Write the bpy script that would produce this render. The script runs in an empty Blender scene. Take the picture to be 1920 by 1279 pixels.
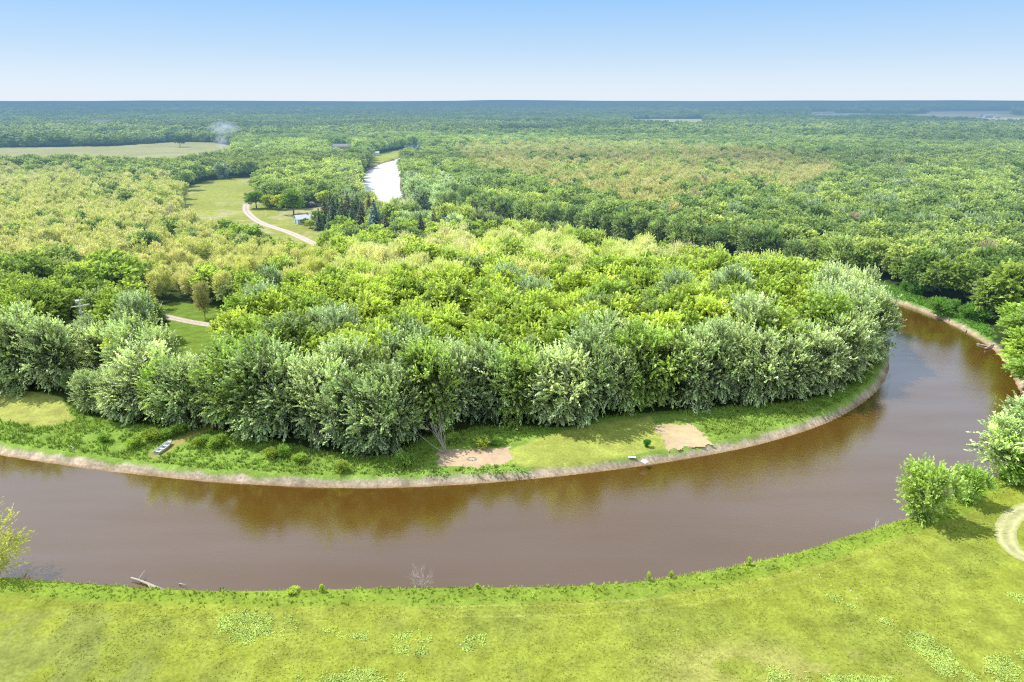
import bpy, math, random
import numpy as np
from mathutils import Vector, Matrix

random.seed(7)
RNG = np.random.default_rng(7)
scene = bpy.context.scene
COL = scene.collection
R = math.radians

# ------------------------------------------------------------------ camera
CAM_H = 60.0
FPX = 1280.0
HORIZON = 190.0
PITCH = math.atan((639.5 - HORIZON) / FPX)
WATER = -1.2
SUN_EL, SUN_AZ = 56.0, -72.0          # azimuth measured from +Y (view direction), negative = left

cd = bpy.data.cameras.new('camera')
cd.lens = 24.0; cd.sensor_width = 36.0; cd.clip_start = 0.5; cd.clip_end = 120000
cam = bpy.data.objects.new('camera', cd); COL.objects.link(cam)
cam.location = (0, 0, CAM_H)
cam.rotation_euler = (math.pi / 2 - PITCH, 0, 0)
scene.camera = cam


def P(px, py, z=0.0):
    """survey point: where the sight line of picture point (px, py) meets height z"""
    dx = (px - 960) / FPX; dy = -(py - 639.5) / FPX
    fy = math.cos(PITCH) + dy * math.sin(PITCH)
    fz = -math.sin(PITCH) + dy * math.cos(PITCH)
    t = (z - CAM_H) / fz
    return (dx * t, fy * t)


def project(X, Y, Z):
    X = np.asarray(X, float); Y = np.asarray(Y, float); Z = np.asarray(Z, float) - CAM_H
    depth = Y * math.cos(PITCH) - Z * math.sin(PITCH)
    up = Y * math.sin(PITCH) + Z * math.cos(PITCH)
    depth = np.maximum(depth, 1e-3)
    return 960 + FPX * X / depth, 639.5 - FPX * up / depth


def PL(pts, z=0.0):
    return np.array([P(p[0], p[1], p[2] if len(p) > 2 else z) for p in pts])


def inside(poly, X, Y):
    X = np.asarray(X, float); Y = np.asarray(Y, float)
    res = np.zeros(X.shape, bool)
    n = len(poly)
    mnx, mny = poly.min(0); mxx, mxy = poly.max(0)
    m = (X >= mnx) & (X <= mxx) & (Y >= mny) & (Y <= mxy)
    if not m.any(): return res
    x = X[m]; y = Y[m]; r = np.zeros(x.shape, bool)
    for i in range(n):
        x1, y1 = poly[i]; x2, y2 = poly[(i + 1) % n]
        c = ((y1 > y) != (y2 > y))
        if c.any():
            xi = (x2 - x1) * (y - y1) / ((y2 - y1) if y2 != y1 else 1e-9) + x1
            r ^= c & (x < xi)
    res[m] = r
    return res


def dist_line(pts, X, Y, closed=False, cut=1e9):
    X = np.asarray(X, float); Y = np.asarray(Y, float)
    d = np.full(X.shape, 1e9)
    n = len(pts)
    for i in range(n if closed else n - 1):
        ax, ay = pts[i]; bx, by = pts[(i + 1) % n]
        vx, vy = bx - ax, by - ay
        L = vx * vx + vy * vy + 1e-12
        t = np.clip(((X - ax) * vx + (Y - ay) * vy) / L, 0, 1)
        np.minimum(d, np.hypot(X - ax - t * vx, Y - ay - t * vy), out=d)
    return d


def smooth_line(pts, k=5):
    """Catmull-Rom refinement"""
    pts = np.array(pts); out = []
    n = len(pts)
    for i in range(n - 1):
        p0 = pts[max(i - 1, 0)]; p1 = pts[i]; p2 = pts[i + 1]; p3 = pts[min(i + 2, n - 1)]
        for j in range(k):
            t = j / k
            out.append(0.5 * ((2 * p1) + (-p0 + p2) * t + (2 * p0 - 5 * p1 + 4 * p2 - p3) * t * t + (-p0 + 3 * p1 - 3 * p2 + p3) * t ** 3))
    out.append(pts[-1])
    return np.array(out)


def _hash(ix, iy, seed):
    h = (ix.astype(np.int64) * 374761393 + iy.astype(np.int64) * 668265263 + seed * 1442695041) & 0x7fffffff
    h = ((h ^ (h >> 13)) * 1274126177) & 0x7fffffff
    return ((h ^ (h >> 16)) & 0xffff) / 65535.0


def vnoise(X, Y, scale, seed=0, octaves=3):
    X = np.asarray(X, float) / scale; Y = np.asarray(Y, float) / scale
    tot = np.zeros(X.shape); amp = 1.0; s = 0.0
    for o in range(octaves):
        ix = np.floor(X); iy = np.floor(Y); fx = X - ix; fy = Y - iy
        fx = fx * fx * (3 - 2 * fx); fy = fy * fy * (3 - 2 * fy)
        a = _hash(ix, iy, seed + o); b = _hash(ix + 1, iy, seed + o); c = _hash(ix, iy + 1, seed + o); d = _hash(ix + 1, iy + 1, seed + o)
        tot += amp * ((a * (1 - fx) + b * fx) * (1 - fy) + (c * (1 - fx) + d * fx) * fy)
        s += amp; amp *= 0.5; X = X * 2.03 + 17.1; Y = Y * 2.03 + 5.7
    return tot / s


def sstep(a, b, x):
    t = np.clip((x - a) / (b - a), 0, 1)
    return t * t * (3 - 2 * t)


# ------------------------------------------------------------------ nodes / materials
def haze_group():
    g = bpy.data.node_groups.new('painted_haze', 'ShaderNodeTree')
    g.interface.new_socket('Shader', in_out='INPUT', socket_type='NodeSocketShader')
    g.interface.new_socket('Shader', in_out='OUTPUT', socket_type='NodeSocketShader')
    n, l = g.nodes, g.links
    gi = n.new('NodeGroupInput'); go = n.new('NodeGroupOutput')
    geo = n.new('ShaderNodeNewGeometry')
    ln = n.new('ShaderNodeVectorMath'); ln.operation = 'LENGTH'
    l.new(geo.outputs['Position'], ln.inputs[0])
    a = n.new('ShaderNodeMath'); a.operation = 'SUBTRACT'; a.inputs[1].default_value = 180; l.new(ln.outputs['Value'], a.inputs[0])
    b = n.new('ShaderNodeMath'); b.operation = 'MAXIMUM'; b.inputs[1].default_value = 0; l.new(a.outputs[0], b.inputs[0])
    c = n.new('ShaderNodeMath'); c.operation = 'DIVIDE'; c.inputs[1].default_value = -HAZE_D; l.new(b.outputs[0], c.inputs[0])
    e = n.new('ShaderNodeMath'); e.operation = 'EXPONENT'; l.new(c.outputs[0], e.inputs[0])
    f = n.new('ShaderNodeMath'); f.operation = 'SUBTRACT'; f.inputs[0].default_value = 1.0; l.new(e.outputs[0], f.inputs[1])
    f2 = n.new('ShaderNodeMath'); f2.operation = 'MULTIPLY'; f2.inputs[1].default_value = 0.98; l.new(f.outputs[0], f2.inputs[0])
    em = n.new('ShaderNodeEmission'); em.inputs[0].default_value = HAZE_C; em.inputs[1].default_value = 1.0  # haze painted into the materials as a bluish glow growing with distance
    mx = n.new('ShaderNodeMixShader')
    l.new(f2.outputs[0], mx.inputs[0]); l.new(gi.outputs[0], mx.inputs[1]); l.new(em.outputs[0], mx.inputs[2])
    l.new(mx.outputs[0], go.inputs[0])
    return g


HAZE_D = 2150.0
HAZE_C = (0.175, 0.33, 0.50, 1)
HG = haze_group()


class Mat:
    def __init__(self, name):
        self.m = bpy.data.materials.new(name); self.m.use_nodes = True
        self.n = self.m.node_tree.nodes; self.l = self.m.node_tree.links
        self.n.clear(); self.out = self.n.new('ShaderNodeOutputMaterial')
        self.m.cycles.emission_sampling = 'NONE'

    def node(self, t, **k):
        x = self.n.new(t)
        for a, b in k.items(): setattr(x, a, b)
        return x

    def link(self, a, b): self.l.new(a, b)

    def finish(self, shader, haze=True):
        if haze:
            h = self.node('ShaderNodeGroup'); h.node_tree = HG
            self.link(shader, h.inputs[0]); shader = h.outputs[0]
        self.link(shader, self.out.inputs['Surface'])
        return self.m

    def noise(self, scale, detail=3, rough=0.6, vec=None):
        x = self.node('ShaderNodeTexNoise'); x.inputs['Scale'].default_value = scale
        x.inputs['Detail'].default_value = detail; x.inputs['Roughness'].default_value = rough
        if vec is not None: self.link(vec, x.inputs['Vector'])
        return x

    def math(self, op, a, b):
        x = self.node('ShaderNodeMath', operation=op)
        for i, v in enumerate((a, b)):
            if isinstance(v, (int, float)): x.inputs[i].default_value = v
            else: self.link(v, x.inputs[i])
        return x.outputs[0]

    def maprange(self, v, a, b, c, d):
        x = self.node('ShaderNodeMapRange'); self.link(v, x.inputs['Value'])
        for nme, q in zip(('From Min', 'From Max', 'To Min', 'To Max'), (a, b, c, d)): x.inputs[nme].default_value = q
        return x.outputs[0]

    def mix(self, fac, a, b, blend='MIX'):
        x = self.node('ShaderNodeMix', data_type='RGBA', blend_type=blend, clamp_factor=True)
        for s, v in ((x.inputs[0], fac), (x.inputs[6], a), (x.inputs[7], b)):
            if isinstance(v, (int, float)): s.default_value = v
            elif isinstance(v, tuple): s.default_value = (*v[:3], 1)
            else: self.link(v, s)
        return x.outputs[2]

    def scale(self, colr, v):
        x = self.node('ShaderNodeVectorMath', operation='SCALE'); self.link(colr, x.inputs[0])
        if isinstance(v, (int, float)): x.inputs['Scale'].default_value = v
        else: self.link(v, x.inputs['Scale'])
        return x.outputs[0]


def simple_mat(name, col, rough=0.7, nscale=3.0, nvar=0.25, metallic=0.0, bump=0.0):
    M = Mat(name)
    tc = M.node('ShaderNodeTexCoord')
    nz = M.noise(nscale, 5, 0.65, tc.outputs['Object'])
    v = M.maprange(nz.outputs['Fac'], 0.25, 0.75, 1 - nvar, 1 + nvar)
    rgb = M.node('ShaderNodeRGB'); rgb.outputs[0].default_value = (*col, 1)
    c = M.scale(rgb.outputs[0], v)
    b = M.node('ShaderNodeBsdfPrincipled'); b.inputs['Roughness'].default_value = rough; b.inputs['Metallic'].default_value = metallic
    M.link(c, b.inputs['Base Color'])
    if bump:
        bp = M.node('ShaderNodeBump'); bp.inputs['Strength'].default_value = bump; bp.inputs['Distance'].default_value = 0.05
        M.link(nz.outputs['Fac'], bp.inputs['Height']); M.link(bp.outputs[0], b.inputs['Normal'])
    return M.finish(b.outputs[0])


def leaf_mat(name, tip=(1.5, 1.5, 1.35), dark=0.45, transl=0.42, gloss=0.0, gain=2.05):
    """leaf colour = the tree's own colour (tcol) varied by a per-leaf shade value, with crown-interior shade painted in"""
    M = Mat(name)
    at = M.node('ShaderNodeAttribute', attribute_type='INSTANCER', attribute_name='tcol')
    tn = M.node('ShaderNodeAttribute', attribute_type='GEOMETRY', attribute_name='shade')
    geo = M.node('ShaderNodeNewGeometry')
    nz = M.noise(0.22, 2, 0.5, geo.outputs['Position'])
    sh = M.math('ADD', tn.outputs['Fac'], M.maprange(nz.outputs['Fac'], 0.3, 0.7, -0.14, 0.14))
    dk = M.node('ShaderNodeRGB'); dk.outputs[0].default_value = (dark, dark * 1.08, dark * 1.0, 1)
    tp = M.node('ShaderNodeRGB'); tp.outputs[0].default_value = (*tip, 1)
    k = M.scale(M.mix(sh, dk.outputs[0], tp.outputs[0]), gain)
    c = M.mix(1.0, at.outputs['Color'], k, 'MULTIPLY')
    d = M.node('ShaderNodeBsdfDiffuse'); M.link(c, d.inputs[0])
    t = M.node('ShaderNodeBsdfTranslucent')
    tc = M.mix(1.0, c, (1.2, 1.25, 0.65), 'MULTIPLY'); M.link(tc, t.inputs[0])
    mx = M.node('ShaderNodeMixShader'); mx.inputs[0].default_value = transl
    M.link(d.outputs[0], mx.inputs[1]); M.link(t.outputs[0], mx.inputs[2])
    o = mx.outputs[0]
    if gloss:
        g = M.node('ShaderNodeBsdfGlossy'); g.inputs['Roughness'].default_value = 0.45; g.inputs[0].default_value = (1, 1, 0.92, 1)
        m2 = M.node('ShaderNodeMixShader'); m2.inputs[0].default_value = gloss
        M.link(o, m2.inputs[1]); M.link(g.outputs[0], m2.inputs[2]); o = m2.outputs[0]
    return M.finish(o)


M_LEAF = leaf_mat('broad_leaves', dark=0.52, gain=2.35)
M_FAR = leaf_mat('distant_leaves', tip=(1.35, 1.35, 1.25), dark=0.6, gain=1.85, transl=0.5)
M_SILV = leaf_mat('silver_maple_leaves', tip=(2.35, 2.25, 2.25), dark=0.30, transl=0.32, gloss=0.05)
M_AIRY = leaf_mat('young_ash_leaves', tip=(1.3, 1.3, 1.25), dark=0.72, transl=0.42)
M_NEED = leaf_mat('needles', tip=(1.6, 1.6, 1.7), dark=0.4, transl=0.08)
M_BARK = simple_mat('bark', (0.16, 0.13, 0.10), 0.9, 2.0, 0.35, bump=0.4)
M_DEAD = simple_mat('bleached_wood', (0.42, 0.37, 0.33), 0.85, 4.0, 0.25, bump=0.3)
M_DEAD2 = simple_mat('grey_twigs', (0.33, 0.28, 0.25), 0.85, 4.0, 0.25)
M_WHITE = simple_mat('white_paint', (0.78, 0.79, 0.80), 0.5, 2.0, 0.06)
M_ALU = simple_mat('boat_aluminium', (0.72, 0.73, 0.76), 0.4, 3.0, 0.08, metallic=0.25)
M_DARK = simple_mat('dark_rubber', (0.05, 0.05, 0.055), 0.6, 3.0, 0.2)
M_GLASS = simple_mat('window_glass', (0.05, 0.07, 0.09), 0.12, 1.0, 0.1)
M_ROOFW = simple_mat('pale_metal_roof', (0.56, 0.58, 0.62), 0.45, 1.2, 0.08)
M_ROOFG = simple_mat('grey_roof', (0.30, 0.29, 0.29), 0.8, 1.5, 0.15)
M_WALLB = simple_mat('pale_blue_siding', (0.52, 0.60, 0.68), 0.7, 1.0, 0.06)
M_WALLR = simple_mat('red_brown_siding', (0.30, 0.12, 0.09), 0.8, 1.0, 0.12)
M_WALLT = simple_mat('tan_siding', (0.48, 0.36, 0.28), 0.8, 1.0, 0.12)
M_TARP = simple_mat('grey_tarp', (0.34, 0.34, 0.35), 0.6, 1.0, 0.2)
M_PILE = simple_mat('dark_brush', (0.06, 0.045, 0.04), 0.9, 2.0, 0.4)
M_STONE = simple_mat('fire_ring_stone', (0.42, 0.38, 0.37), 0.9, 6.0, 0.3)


def vcol_mat(name, rough=0.95, n1=(2.2, 0.35), n2=(0.35, 0.25), bump=0.5, bdist=0.25, transl=0.0):
    """surface whose base colour is the mesh's own colour layer, broken up by procedural noise"""
    M = Mat(name)
    at = M.node('ShaderNodeAttribute', attribute_type='GEOMETRY', attribute_name='col')
    geo = M.node('ShaderNodeNewGeometry')
    a = M.noise(n1[0], 6, 0.75, geo.outputs['Position']); b = M.noise(n2[0], 4, 0.6, geo.outputs['Position'])
    v = M.math('MULTIPLY', M.maprange(a.outputs['Fac'], 0.3, 0.7, 1 - n1[1], 1 + n1[1]), M.maprange(b.outputs['Fac'], 0.3, 0.7, 1 - n2[1], 1 + n2[1]))
    c = M.scale(at.outputs['Color'], v)
    d = M.node('ShaderNodeBsdfDiffuse'); M.link(c, d.inputs[0])
    if bump:
        bp = M.node('ShaderNodeBump'); bp.inputs['Strength'].default_value = bump; bp.inputs['Distance'].default_value = bdist
        M.link(a.outputs['Fac'], bp.inputs['Height']); M.link(bp.outputs[0], d.inputs['Normal'])
    o = d.outputs[0]
    if transl:
        vm = M.node('ShaderNodeVectorMath', operation='ADD'); vm.inputs[1].default_value = (0, 0, 1.6); M.link(geo.outputs['Normal'], vm.inputs[0])
        nm = M.node('ShaderNodeVectorMath', operation='NORMALIZE'); M.link(vm.outputs[0], nm.inputs[0]); M.link(nm.outputs[0], d.inputs['Normal'])
        t = M.node('ShaderNodeBsdfTranslucent'); M.link(c, t.inputs[0]); M.link(nm.outputs[0], t.inputs['Normal'])
        mx = M.node('ShaderNodeMixShader'); mx.inputs[0].default_value = transl
        M.link(o, mx.inputs[1]); M.link(t.outputs[0], mx.inputs[2]); o = mx.outputs[0]
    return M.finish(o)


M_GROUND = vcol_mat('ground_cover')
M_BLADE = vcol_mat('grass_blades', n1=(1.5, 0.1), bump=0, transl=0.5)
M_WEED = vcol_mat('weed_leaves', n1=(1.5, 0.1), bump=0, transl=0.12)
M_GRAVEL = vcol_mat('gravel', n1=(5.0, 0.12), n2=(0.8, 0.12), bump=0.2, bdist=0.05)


# ------------------------------------------------------------------ mesh helpers
def mesh_np(name, V, F, mat=None, col=None, shade=None, smooth=False):
    """V (n,3), F (m,k) equal-size faces"""
    V = np.asarray(V, np.float32); F = np.asarray(F, np.int32)
    me = bpy.data.meshes.new(name)
    me.vertices.add(len(V)); me.vertices.foreach_set('co', V.ravel())
    k = F.shape[1]
    me.loops.add(F.size); me.loops.foreach_set('vertex_index', F.ravel())
    me.polygons.add(len(F)); me.polygons.foreach_set('loop_start', np.arange(0, F.size, k, dtype=np.int32))
    if smooth: me.polygons.foreach_set('use_smooth', np.ones(len(F), bool))
    me.update(calc_edges=True)
    if col is not None:
        a = me.attributes.new('col', 'FLOAT_COLOR', 'POINT')
        c = np.ones((len(V), 4), np.float32); c[:, :3] = col; a.data.foreach_set('color', c.ravel())
    if shade is not None:
        a = me.attributes.new('shade', 'FLOAT', 'POINT'); a.data.foreach_set('value', np.asarray(shade, np.float32))
    if mat is not None: me.materials.append(mat)
    return me


class MB:
    """collects boxes, tubes and prisms into one mesh"""
    def __init__(s): s.v = []; s.f = []

    def add(s, vs, fs):
        o = len(s.v); s.v += [tuple(v) for v in vs]; s.f += [tuple(i + o for i in f) for f in fs]; return s

    def box(s, c, size, rz=0.0, ry=0.0, rx=0.0):
        M = Matrix.Rotation(rz, 3, 'Z') @ Matrix.Rotation(ry, 3, 'Y') @ Matrix.Rotation(rx, 3, 'X')
        vs = [Vector(c) + M @ Vector((x * size[0] / 2, y * size[1] / 2, z * size[2] / 2)) for x in (-1, 1) for y in (-1, 1) for z in (-1, 1)]
        return s.add(vs, [(0, 1, 3, 2), (4, 6, 7, 5), (0, 4, 5, 1), (2, 3, 7, 6), (0, 2, 6, 4), (1, 5, 7, 3)])

    def tube(s, pts, rad, seg=6, cap=True):
        rings = []
        n = len(pts); pts = [Vector(p) for p in pts]
        vs = []; fs = []
        ref = Vector((0.31, 0.17, 0.93))
        for i, p in enumerate(pts):
            d = (pts[min(i + 1, n - 1)] - pts[max(i - 1, 0)]).normalized()
            u = d.cross(ref)
            if u.length < 0.05: u = d.cross(Vector((1, 0, 0)))
            u.normalize(); w = d.cross(u)
            r = rad[i] if isinstance(rad, (list, tuple)) else rad
            for k in range(seg):
                a = 2 * math.pi * k / seg
                vs.append(p + (u * math.cos(a) + w * math.sin(a)) * r)
        for i in range(n - 1):
            for k in range(seg):
                k2 = (k + 1) % seg
                fs.append((i * seg + k, i * seg + k2, (i + 1) * seg + k2, (i + 1) * seg + k))
        if cap:
            fs.append(tuple(range(seg - 1, -1, -1))); fs.append(tuple((n - 1) * seg + k for k in range(seg)))
        return s.add(vs, fs)

    def mesh(s, name, mat, smooth=False):
        me = bpy.data.meshes.new(name); me.from_pydata(s.v, [], s.f); me.update()
        me.materials.append(mat)
        if smooth: me.polygons.foreach_set('use_smooth', [True] * len(me.polygons))
        return me

    def build(s, name, mat, parent=None, loc=None, smooth=False):
        return link(name, s.mesh(name, mat, smooth), parent, loc)


def link(name, me, parent=None, loc=None):
    o = bpy.data.objects.new(name, me); COL.objects.link(o)
    if parent is not None: o.parent = parent
    if loc is not None: o.location = loc
    return o


def tag(o, label=None, cat=None, group=None, kind=None):
    if label: o['label'] = label
    if cat: o['category'] = cat
    if group: o['group'] = group
    if kind: o['kind'] = kind
    return o


def thing(name, loc, label, cat, group=None, rz=0.0):
    o = bpy.data.objects.new(name, None); COL.objects.link(o)
    o.empty_display_size = 0.5
    o.location = loc; o.rotation_euler = (0, 0, rz)
    return tag(o, label, cat, group)


# ------------------------------------------------------------------ the river and its banks (survey outlines)
INNER = smooth_line(PL([(-420, 760), (-200, 812), (0, 852), (100, 868), (200, 882), (300, 893), (400, 903), (500, 909), (600, 913), (700, 914), (800, 911),
                        (900, 905), (1000, 897), (1100, 886), (1200, 873), (1300, 857), (1400, 838), (1500, 810), (1560, 787), (1605, 762), (1640, 735),
                        (1660, 705), (1665, 678), (1652, 640), (1608, 604), (1500, 568), (1350, 534), (1200, 505), (1050, 477), (900, 450), (800, 433),
                        (735, 420), (700, 402), (684, 385), (678, 362), (676, 345), (680, 330), (692, 318), (715, 307), (738, 301), (752, 295), (790, 288), (900, 284)], WATER))
OUTER = smooth_line(PL([(-420, 1040), (-200, 1066), (0, 1084), (100, 1092), (200, 1099), (300, 1106), (400, 1110), (500, 1110), (600, 1108), (700, 1106), (800, 1105),
                        (900, 1104), (1000, 1103), (1100, 1100), (1200, 1092), (1300, 1078), (1400, 1059), (1500, 1036), (1580, 1010), (1640, 992), (1700, 972),
                        (1750, 950), (1800, 925), (1850, 903), (1890, 885), (1925, 850), (1935, 800), (1925, 760), (1900, 705), (1880, 672), (1850, 645), (1800, 616), (1750, 593),
                        (1700, 574), (1650, 560), (1600, 546), (1500, 521), (1350, 492), (1200, 466), (1050, 441), (900, 417), (830, 405), (790, 398), (768, 390),
                        (758, 372), (752, 355), (752, 335), (754, 318), (760, 305), (800, 296), (900, 292)], WATER))
RIVER = np.vstack([INNER, OUTER[::-1]])


def river_sd(X, Y):
    """distance to the waterline, negative in the water; and whether the inner (peninsula) bank is the nearer one"""
    di = dist_line(INNER, X, Y); do = dist_line(OUTER, X, Y)
    s = np.minimum(di, do)
    s[inside(RIVER, X, Y)] *= -1
    return s, di < do


NEAR_MEADOW = np.vstack([OUTER[(OUTER[:, 1] < 112)], np.array([[230, 112], [260, -40], [-260, -40]])])

# ------------------------------------------------------------------ open ground (no trees)
TREE_FRONT = [(-60, 735), (70, 735), (105, 742), (150, 775), (210, 790), (300, 800), (400, 806), (500, 822), (600, 845), (690, 856), (740, 852), (790, 822), (850, 812),
              (900, 800), (960, 800), (1060, 802), (1130, 782), (1200, 775), (1300, 768), (1400, 760), (1490, 755), (1560, 738), (1600, 716), (1628, 690), (1640, 660), (1628, 632)]
TF = PL(TREE_FRONT)
OPEN = []
OPEN.append(np.vstack([TF, INNER[(INNER[:, 0] < 130) & (INNER[:, 1] < 175)][::-1]]))           # bank in front of the peninsula trees


def open_px(pts): OPEN.append(PL(pts))


H14, H17 = 13.0, 17.0
OPEN_ROADSIDE = PL([(285, 575), (330, 566), (400, 575), (450, 590), (500, 615), (470, 632), (430, 628, 0), (425, 632, 16), (330, 632, 16), (285, 622, 14)])
OPEN.append(OPEN_ROADSIDE)
OPEN.append(PL([(120, 640), (185, 640), (200, 680), (110, 690)]))                             # round the antenna mast
OPEN_LAWN_L = PL([(-120, 700), (60, 735), (115, 745), (140, 790), (0, 815), (-150, 790)])
OPEN.append(OPEN_LAWN_L)
# meadow and lawn round the farm drive
MEADOW = PL([(352, 352), (385, 340), (440, 334), (500, 331), (515, 336), (490, 350), (475, 368), (500, 389), (560, 392), (640, 386), (650, 398), (648, 430),
             (605, 452, 8), (570, 440, 11), (520, 432, 11), (450, 408, 12), (380, 398, 12), (330, 378, 12)])
OPEN.append(MEADOW)
FIELD_L = PL([(-60, 277), (60, 276), (200, 274), (270, 270), (330, 266), (400, 267), (440, 274), (440, 282, 10), (350, 293, 13), (200, 297, 13), (-60, 300, 13)])
OPEN.append(FIELD_L)
FIELD_M = PL([(612, 279), (640, 275), (660, 277), (672, 283, 8), (640, 286, 8), (612, 287, 8)]); OPEN.append(FIELD_M)
FIELD_R2 = PL([(694, 292), (740, 282), (790, 277), (800, 283, 3), (760, 290, 2), (748, 300), (700, 318), (690, 318), (693, 308)]); OPEN.append(FIELD_R2)
FIELD_FAR = PL([(1684, 219), (1690, 214), (1760, 213), (1830, 215), (1990, 218), (1990, 228, 14), (1850, 225, 14), (1780, 222, 14), (1710, 219.5, 14)]); OPEN.append(FIELD_FAR)
FIELD_FAR2 = PL([(1735, 209), (1830, 208.2), (1900, 209), (1900, 211.5, 24), (1740, 211.5, 24)]); OPEN.append(FIELD_FAR2)
FIELD_IND = PL([(1515, 212), (1640, 213), (1690, 214), (1690, 215, 15), (1560, 215.5, 15), (1510, 214.5, 15)]); OPEN.append(FIELD_IND)
FIELD_MID = PL([(1180, 223.5), (1325, 223), (1325, 225, 20), (1180, 225.5, 20)]); OPEN.append(FIELD_MID)
GAP_R = PL([(1680, 360), (1735, 359), (1742, 373, 13), (1672, 372, 13)])
GAP_R2 = PL([(1905, 325), (1990, 322), (1990, 346, 14), (1900, 334, 14)]); OPEN.append(GAP_R2)
BANK_R = PL([(1560, 520), (1640, 524), (1690, 540), (1735, 560), (1790, 574), (1840, 596), (1868, 628), (1850, 660), (1700, 580), (1560, 545)]); OPEN.append(BANK_R)
REACH_R = PL([(752, 345), (760, 345), (770, 385), (760, 392)]); OPEN.append(REACH_R)

ROAD_FAR = smooth_line(PL([(463, 383), (461, 388), (463, 397), (474, 408), (490, 418), (515, 427), (545, 437), (600, 462), (640, 480)]))
ROAD_NEAR = smooth_line(PL([(230, 566), (300, 590), (350, 602), (412, 613), (500, 632), (560, 650)]))
OPEN.append(None)


def is_open(X, Y):
    s, inner = river_sd(X, Y)
    m = s < 2.6
    for p in OPEN:
        if p is not None: m |= inside(p, X, Y)
    m |= inside(NEAR_MEADOW, X, Y)
    m |= dist_line(ROAD_FAR[:-6], X, Y) < 5
    m |= dist_line(ROAD_NEAR, X, Y) < 4.0
    return m, s, inner


# ------------------------------------------------------------------ ground sheet
def far_hills(X, Y):
    r = np.hypot(X, Y)
    return sstep(7000, 20000, r) * (8 + 75 * vnoise(X, Y, 7000, 5, 3) ** 1.5) + sstep(15000, 33000, r) * 55 * vnoise(X, Y, 9000, 9, 2) + sstep(13000, 22000, r) * 32 * np.exp(-((np.degrees(np.arctan2(X, Y)) - 0.5) / 7.0) ** 2)


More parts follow.
